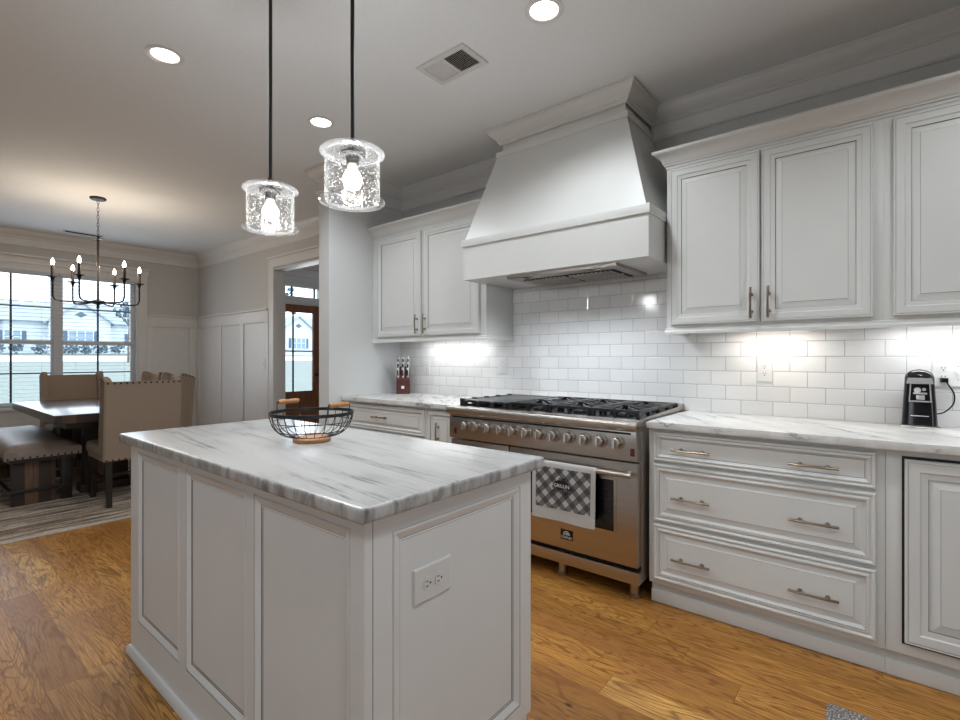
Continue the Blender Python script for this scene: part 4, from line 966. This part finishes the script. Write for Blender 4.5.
for k in range(6):
    a = math.radians(44 + 60 * k); dv = LAT * math.cos(a) + FWD * math.sin(a); R = 0.328
    def at(rr, z): return (CX + dv.x * rr, CY + dv.y * rr, z)
    m_ = MB(); m_.tube([at(0.03, 1.745), at(0.12, 1.740), at(0.22, 1.737), at(R - 0.045, 1.738), at(R - 0.014, 1.750), at(R, 1.785), at(R, 1.93)], 0.0075, 10); ar = m_.build('arm', 'black_metal', r)
    q = at(R, 1.93)
    m_ = MB(); m_.lathe([(0.008, -0.02), (0.012, 0), (0.018, 0.014), (0.042, 0.022), (0.042, 0.027), (0.014, 0.029), (0, 0.029)], q, 20); m_.build('candle_cup', 'black_metal', ar)
    m_ = MB(); m_.lathe([(0.013, 0.027), (0.013, 0.132), (0.0, 0.133)], q, 16); m_.build('candle_sleeve', 'wick', ar)
    m_ = MB(); m_.lathe([(0.007, 0.131), (0.013, 0.145), (0.014, 0.158), (0.008, 0.178), (0.002, 0.192), (0, 0.193)], q, 14); m_.build('candle_bulb', 'flame', ar)
    d = bpy.data.lights.new('candle_lamp', 'POINT'); d.energy = 2.6; d.color = (1.0, 0.80, 0.60); d.shadow_soft_size = 0.012
    l = bpy.data.objects.new('candle_lamp', d); COL.objects.link(l); l.parent = r; l.location = Vector((q[0], q[1], q[2] + 0.205)) - Vector((CX, CY, CH))

# ------------------------------------------------------------------ dining furniture
RG = thing('area_rug', (-5.9, -1.8, 0), 'striped brown and cream area rug under the dining set', 'rug')
MB().box(-7.55, -4.47, -3.6, -0.45, 0.0005, 0.011, 0.003).build('rug_field', 'rug', RG)
MB().box(-4.4695, -4.435, -3.6, -0.45, 0.0005, 0.013, 0.004).build('rug_binding', 'rug_edge', RG); MB().box(-7.59, -7.5505, -3.6, -0.45, 0.0005, 0.013, 0.004).build('rug_binding', 'rug_edge', RG)
RT = 0.011
r = thing('dining_table', (-6.0, -1.73, RT), 'dark plank dining table with thick patchwork edge', 'table')
MB().box(-6.955, -5.045, -2.178, -1.285, 0.69, 0.76, 0.003).build('tabletop', 'tabletop', r)
MB().box(-5.045, -5.038, -2.172, -1.291, 0.692, 0.757).build('end_board', 'patchwork', r)
MB().box(-6.8, -5.20, -2.08, -1.38, 0.63, 0.69, 0.003).build('apron', 'espresso', r)
for x in (-6.55, -5.62):
    l_ = MB(); l_.box(x - 0.07, x + 0.07, -1.88, -1.55, RT + 0.06, 0.63, 0.004); l_.box(x - 0.09, x + 0.09, -1.91, -1.45, RT + 0.001, RT + 0.07, 0.005); l_.build('pedestal_leg', 'patchwork', r)
MB().box(-6.5, -5.7, -1.76, -1.68, 0.18, 0.25, 0.003).build('stretcher', 'espresso', r)
# bench
r = thing('dining_bench', (-6.16, -2.18, RT), 'taupe upholstered bench with nailhead edge and reclaimed wood ends', 'bench')
BX0, BX1, BY0, BY1 = -6.98, -5.34, -2.43, -1.945
b = MB(); nx, ny = 24, 10; grid = []
for j in range(ny + 1):
    row = []
    for i in range(nx + 1):
        u = i / nx; v = j / ny; e = min(1, min(u, 1 - u) * 16) * 0.6 + 0.4; f = min(1, min(v, 1 - v) * 5) ** 0.5
        eu = math.sin(min(1, min(u, 1 - u) / 0.06) * PI / 2); ev = math.sin(min(1, min(v, 1 - v) / 0.22) * PI / 2)
        row.append(b._v((BX0 + (BX1 - BX0) * u, BY0 + (BY1 - BY0) * v, 0.468 + 0.046 * min(eu, 1) ** 0.7 * ev ** 0.7)))
    grid.append(row)
for j in range(ny):
    for i in range(nx): b.face([grid[j][i], grid[j][i + 1], grid[j + 1][i + 1], grid[j + 1][i]])
lo = {}
def low(v_):
    if v_ not in lo: lo[v_] = b._v((v_.co.x, v_.co.y, 0.402))
    return lo[v_]
edge = [grid[0][i] for i in range(nx)] + [grid[j][nx] for j in range(ny)] + [grid[ny][i] for i in range(nx, 0, -1)] + [grid[j][0] for j in range(ny, 0, -1)]
for i in range(len(edge)): a, c = edge[i], edge[(i + 1) % len(edge)]; b.face([a, low(a), low(c), c])
b.face([low(v_) for v_ in edge])
b.build('seat_cushion', 'leather', r, smooth=60)
def nails(mb, p0, p1, n, nrm, rad=0.0095):
    p0, p1, nrm = Vector(p0), Vector(p1), Vector(nrm).normalized()
    up_ = nrm.cross(p1 - p0).normalized() * 0.0035; q0 = [p0 - up_, p0 + up_, p0 + up_ + nrm * 0.0012, p0 - up_ + nrm * 0.0012]; dd_ = p1 - p0
    mb.hexa(q0, [k + dd_ for k in q0], 1)
    for i in range(n):
        c = p0.lerp(p1, (i + 0.5) / n); a = nrm.orthogonal().normalized(); b2 = nrm.cross(a)
        R0 = [mb._v(c + (a * math.cos(k * PI / 4) + b2 * math.sin(k * PI / 4)) * rad) for k in range(8)]
        R1 = [mb._v(c + nrm * 0.004 + (a * math.cos(k * PI / 4) + b2 * math.sin(k * PI / 4)) * rad * 0.6) for k in range(8)]
        for k in range(8): mb.face([R0[k], R0[(k + 1) % 8], R1[(k + 1) % 8], R1[k]])
        mb.face(R1)
b = MB(); nails(b, (BX1, BY0, 0.412), (BX1, BY1, 0.412), 11, (1, 0, 0), 0.0085); nails(b, (BX0, BY0, 0.412), (BX1, BY0, 0.412), 36, (0, -1, 0), 0.0085); b.build('nailhead_trim', ['nail', 'leather'], r)
MB().box(BX0 + 0.03, BX1 - 0.02, BY0 + 0.03, BY1 - 0.03, 0.372, 0.402).build('seat_frame', 'espresso', r)
for x in (BX1 - 0.15, BX0 + 0.10):
    MB().box(x, x + 0.055, -2.375, -2.10, RT + 0.001, 0.372, 0.003).build('end_panel', 'patchwork', r)
    b = MB(); b.box(x + 0.05, x + 0.075, -2.40, -1.99, 0.115, 0.14, 0.002); b.box(x + 0.01, x + 0.055, -2.06, -1.99, RT + 0.001, 0.372, 0.002); b.build('leg_brace', 'espresso', r)
b = MB(); b.box(BX0 + 0.15, BX1 - 0.12, -2.40, -2.375, 0.12, 0.145, 0.002); b.build('stretcher', 'espresso', r)

# wingback dining chair, local frame: faces -Y, origin on the rug
def make_chair(label):
    r = thing('wingback_dining_chair', (0, 0, 0), label, 'chair')
    W2 = 0.278; zb, ztp = 0.368, 1.012
    def yb(z): return 0.045 * (z - zb) / (ztp - zb)     # recline
    b = MB(); nz = 8
    # back panel: slightly dished, rear face flat
    lo_ = [(-W2, yb(zb) - 0.07, zb), (W2, yb(zb) - 0.07, zb), (W2, yb(zb), zb), (-W2, yb(zb), zb)]
    hi_ = [(-W2, yb(ztp) - 0.06, ztp), (W2, yb(ztp) - 0.06, ztp), (W2, yb(ztp), ztp), (-W2, yb(ztp), ztp)]
    b.hexa(lo_, hi_); bmesh.ops.bevel(b.bm, geom=b.bm.edges[:], offset=0.008, segments=2, affect='EDGES')
    b.build('backrest', 'linen', r)
    for s_ in (-1, 1):
        b = MB()
        def q(f, t_, z):   # f 0 back .. 1 front ; t_ thickness
            zz = z; y = yb(zz) - 0.005 - f * 0.135; x = s_ * (W2 - 0.004 + f * 0.004 - t_ * 0.050); return (x, y, zz)
        prof = [(0, 0.43), (1.0, 0.43), (1.05, 0.60), (0.95, 0.80), (1.0, 1.00), (0.92, 1.052), (0.62, 1.050), (0.30, 1.030), (0, ztp)]
        b.hexa([q(f, 0, z) for f, z in prof], [q(f, 1, z) for f, z in prof])
        bmesh.ops.bevel(b.bm, geom=b.bm.edges[:], offset=0.006, segments=2, affect='EDGES')
        wg = b.build('wing', 'linen', r)
        nb = MB(); nails(nb, q(0.06, -0.01, ztp - 0.006), q(0.95, -0.01, 1.038), 4, (s_, 0, 0), 0.0075); nb.build('wing_nailheads', ['nail', 'linen'], wg)
    b = MB(); b.box(-0.262, 0.262, -0.53, -0.05, 0.36, 0.40, 0.004)
    b.box(-0.272, 0.272, -0.59, -0.06, 0.382, 0.488, 0.046, seg=4); b.build('seat', 'linen', r, smooth=60)
    b = MB(); nails(b, (-W2, yb(ztp) + 0.0005, ztp - 0.012), (W2, yb(ztp) + 0.0005, ztp - 0.012), 13, (0, 1, 0), 0.0085); b.build('top_nailheads', ['nail', 'linen'], r)
    b = MB(); nails(b, (-W2, 0.0008, zb + 0.010), (W2, 0.0008, zb + 0.010), 13, (0, 1, 0), 0.0080); b.build('bottom_nailheads', ['nail', 'linen'], r)
    for x, y in ((-0.235, -0.045), (0.235, -0.045), (-0.235, -0.49), (0.235, -0.49)):
        l_ = MB(); sy = 0.03 if y > -0.2 else 0
        l_.hexa([(x - 0.018, y - 0.018 + sy, 0), (x + 0.018, y - 0.018 + sy, 0), (x + 0.018, y + 0.018 + sy, 0), (x - 0.018, y + 0.018 + sy, 0)],
                [(x - 0.024, y - 0.024, 0.366), (x + 0.024, y - 0.024, 0.366), (x + 0.024, y + 0.024, 0.366), (x - 0.024, y + 0.024, 0.366)]); l_.build('leg', 'espresso', r)
    b = MB()
    for x in (-0.235, 0.235): b.box(x - 0.010, x + 0.010, -0.48, -0.04, 0.20, 0.225)
    b.box(-0.235, 0.235, -0.27, -0.25, 0.20, 0.225); b.build('stretcher', 'espresso', r)
    return r
c0 = make_chair('beige wingback dining chair nearest the camera, its back with nailhead trim beside the island')
index_kids()
def place(o, x, y, rz): o.location = (x, y, RT + 0.0005); o.rotation_euler = (0, 0, rz)
chairs = [(c0, -4.815, -1.640, -PI / 2, None),
          (None, -7.25, -1.64, PI / 2 - 0.0, 'beige wingback dining chair at the far head of the table, in front of the window'),
          (None, -5.74, -1.035, 0, 'beige wingback dining chair on the wall side of the table, right behind the nearest chair'),
          (None, -6.37, -1.035, 0, 'beige wingback dining chair on the wall side of the table, farther of the two there')]
c0['group'] = 'wingback chairs around the dining table'
for o, x, y, rz, lab in chairs:
    if o is None: o = copy_tree(c0); o['label'] = lab
    place(o, x, y, rz)

# floor mat at the bottom edge
r = MB().box(-0.155, 0.75, -1.40, -0.945, 0.0005, 0.012, 0.003).build('floor_mat', 'mat'); tag(r, 'grey speckled floor mat in front of the drawers, at the bottom edge', 'mat')

# ------------------------------------------------------------------ outside
tag(MB().box(2.8, 60, -60, 20, -0.5, -0.35).build('lawn', 'lawn'), 'unseen ground added outside the east opening to cut light from below', 'lawn', kind='stuff')  # unseen ground, added to block sky light from below the east opening
tag(MB().box(-8.2, 2.79, -60, -7.15, -0.5, -0.35).build('lawn', 'lawn'), 'unseen ground added outside the south opening to cut light from below', 'lawn', kind='stuff')  # added likewise: stops upward sky light through the south opening
gz = lambda x: -0.35 + (-x - 8.2) * 0.0435
w = MB(); w.hexa([(-90, -70, gz(-90) - 0.2), (-8.3, -70, gz(-8.3) - 0.2), (-8.3, 70, gz(-8.3) - 0.2), (-90, 70, gz(-90) - 0.2)], [(-90, -70, gz(-90)), (-8.3, -70, gz(-8.3)), (-8.3, 70, gz(-8.3)), (-90, 70, gz(-90))])
o = w.build('lawn', 'lawn'); tag(o, 'pale lawn rising to the street outside the windows', 'lawn', kind='stuff')
w = MB(); w.hexa([(-47, -70, gz(-47)), (-39, -70, gz(-39)), (-39, 70, gz(-39)), (-47, 70, gz(-47))], [(-47, -70, gz(-47) + 0.04), (-39, -70, gz(-39) + 0.04), (-39, 70, gz(-39) + 0.04), (-47, 70, gz(-47) + 0.04)])
tag(w.build('street', 'concrete'), 'pale street crossing beyond the lawn', 'street')
def house(x, y, wd, label, bay):
    z = gz(x) + 0.0; r = thing('house', (x, y, z), label, 'house'); dp = 7.0
    MB().box(x - dp, x, y - wd / 2, y + wd / 2, z - 0.2, z + 2.7).build('house_walls', 'siding', r)
    f = MB(); f.prism([(x + 0.4, z + 2.6), (x - dp / 2, z + 4.6), (x - dp - 0.4, z + 2.6)], 'y', y - wd / 2 - 0.3, y + wd / 2 + 0.3)
    # prism on 'y' axis takes (x, z)
    f.build('roof', 'roof', r)
    g_ = MB(); g_.prism([(y + bay - 2.1, z - 0.1), (y + bay + 2.1, z - 0.1), (y + bay + 2.1, z + 2.7), (y + bay, z + 4.3), (y + bay - 2.1, z + 2.7)], 'x', x - 1.0, x + 0.8); g_.build('front_gable', 'siding', r)
    g_ = MB()
    for s_ in (-1, 1):
        g_.hexa([(x - 1, y + bay + s_ * 2.4, z + 2.45), (x + 1.1, y + bay + s_ * 2.4, z + 2.45), (x + 1.1, y + bay, z + 4.32), (x - 1, y + bay, z + 4.32)],
                [(x - 1, y + bay + s_ * 2.4, z + 2.6), (x + 1.1, y + bay + s_ * 2.4, z + 2.6), (x + 1.1, y + bay, z + 4.47), (x - 1, y + bay, z + 4.47)])
    g_.build('gable_roof', 'roof', r)
    for (cy, wz, hw_, hh) in ((bay, 1.35, 0.85, 0.55), (bay + 4.2, 1.3, 0.5, 0.5), (bay - 4.2, 1.3, 0.5, 0.5)):
        xx = x + (0.81 if cy == bay else 0.01)
        wn_ = MB().box(xx, xx + 0.05, y + cy - hw_, y + cy + hw_, z + wz - hh, z + wz + hh).build('window', 'houseglass', r)
        g_ = MB()
        for k in ((-1, -0.33, 0.33, 1) if cy == bay else (-1, 0, 1)): g_.box(xx + 0.04, xx + 0.08, y + cy + k * hw_ - 0.05, y + cy + k * hw_ + 0.05, z + wz - hh, z + wz + hh)
        g_.box(xx + 0.04, xx + 0.08, y + cy - hw_, y + cy + hw_, z + wz - 0.04, z + wz + 0.04); g_.build('window_bars', 'siding', wn_)
        for s_ in (-1, 1): MB().box(xx, xx + 0.08, y + cy + s_ * (hw_ + 0.2) - 0.13, y + cy + s_ * (hw_ + 0.2) + 0.13, z + wz - hh, z + wz + hh).build('shutter', 'shutter', r)
    MB().prism([(y + bay - 0.4, z + 3.3), (y + bay, z + 3.05), (y + bay + 0.4, z + 3.3), (y + bay, z + 3.55)], 'x', x + 0.8, x + 0.86).build('gable_vent', 'shutter', r)
house(-54, 8.7, 11, 'pale house with shuttered triple window seen through the right dining window', -0.8)
house(-56, -4.6, 12, 'pale house seen through the left dining window', 8.6 - 1.4 if False else 1.8)
house(-52, 27.0, 12, 'pale gabled house seen through the front door glass', 0.0)
def blob(cx, cy, cz, rx, rz, name, label, group, cat):
    b = MB(); rnd = random.Random(int(cx * 10 + cy * 7))
    for k in range(60):
        th, ph = rnd.random() * 2 * PI, math.acos(2 * rnd.random() - 1); q = rnd.random() ** 0.4
        c = Vector((cx + rx * q * math.sin(ph) * math.cos(th), cy + rx * q * math.sin(ph) * math.sin(th), cz + rz * q * math.cos(ph)))
        s_ = 0.13 * rx + 0.05
        n_ = Vector((rnd.uniform(-1, 1), rnd.uniform(-1, 1), rnd.uniform(-1, 1))).normalized(); a = n_.orthogonal().normalized() * s_; b2 = n_.cross(a).normalized() * s_
        b.face([b._v(c + a), b._v(c + b2), b._v(c - a), b._v(c - b2)]); b.face([b._v(c + n_ * s_), b._v(c + b2), b._v(c - n_ * s_ * 0.7), b._v(c - a)])
    return b
sh_y = [2.5, 3.6, 5.0, 6.2, 7.0, 7.9, 8.9, 10.1, 11.3]
for k, yy_ in enumerate(sh_y):
    x = -51.5; z = gz(x); b = blob(x, yy_, z + 0.5, 0.5, 0.5, '', '', '', '')
    tag(b.build('shrub', 'shrub', smooth=0), 'small dark shrub in the row in front of the houses across the street', 'shrub', 'shrubs in front of the houses')
def tree(x, y, h, rx, label):
    z = gz(x); r = thing('tree', (x, y, z), label, 'tree', 'trees beyond the street')
    t_ = MB(); t_.tube([(x, y, z - 0.1), (x + 0.1, y, z + h * 0.5), (x, y + 0.1, z + h * 0.9)], [0.22, 0.16, 0.05], 8)
    rnd = random.Random(int(y * 10))
    for k in range(9):
        a = k * 2.4; hz = z + h * (0.45 + 0.05 * k); t_.tube([(x, y, hz), (x + math.cos(a) * rx * 0.5, y + math.sin(a) * rx * 0.5, hz + 0.5), (x + math.cos(a) * rx * 0.85, y + math.sin(a) * rx * 0.85, hz + 0.9)], [0.07, 0.04, 0.015], 5)
    t_.build('trunk', 'bark', r)
    b = blob(x, y, z + h * 0.8, rx, rx * 0.9, '', '', '', ''); b.build('foliage', 'shrub', r, smooth=0)
tree(-38, 7.35, 4.2, 0.85, 'small bare-looking tree seen through the right dining window')
tree(-64, 24.5, 8.0, 2.6, 'leafy tree behind the gabled house, left in the front door glass')
tree(-66, 33.0, 8.6, 3.0, 'taller leafy tree behind the gabled house, right in the front door glass')
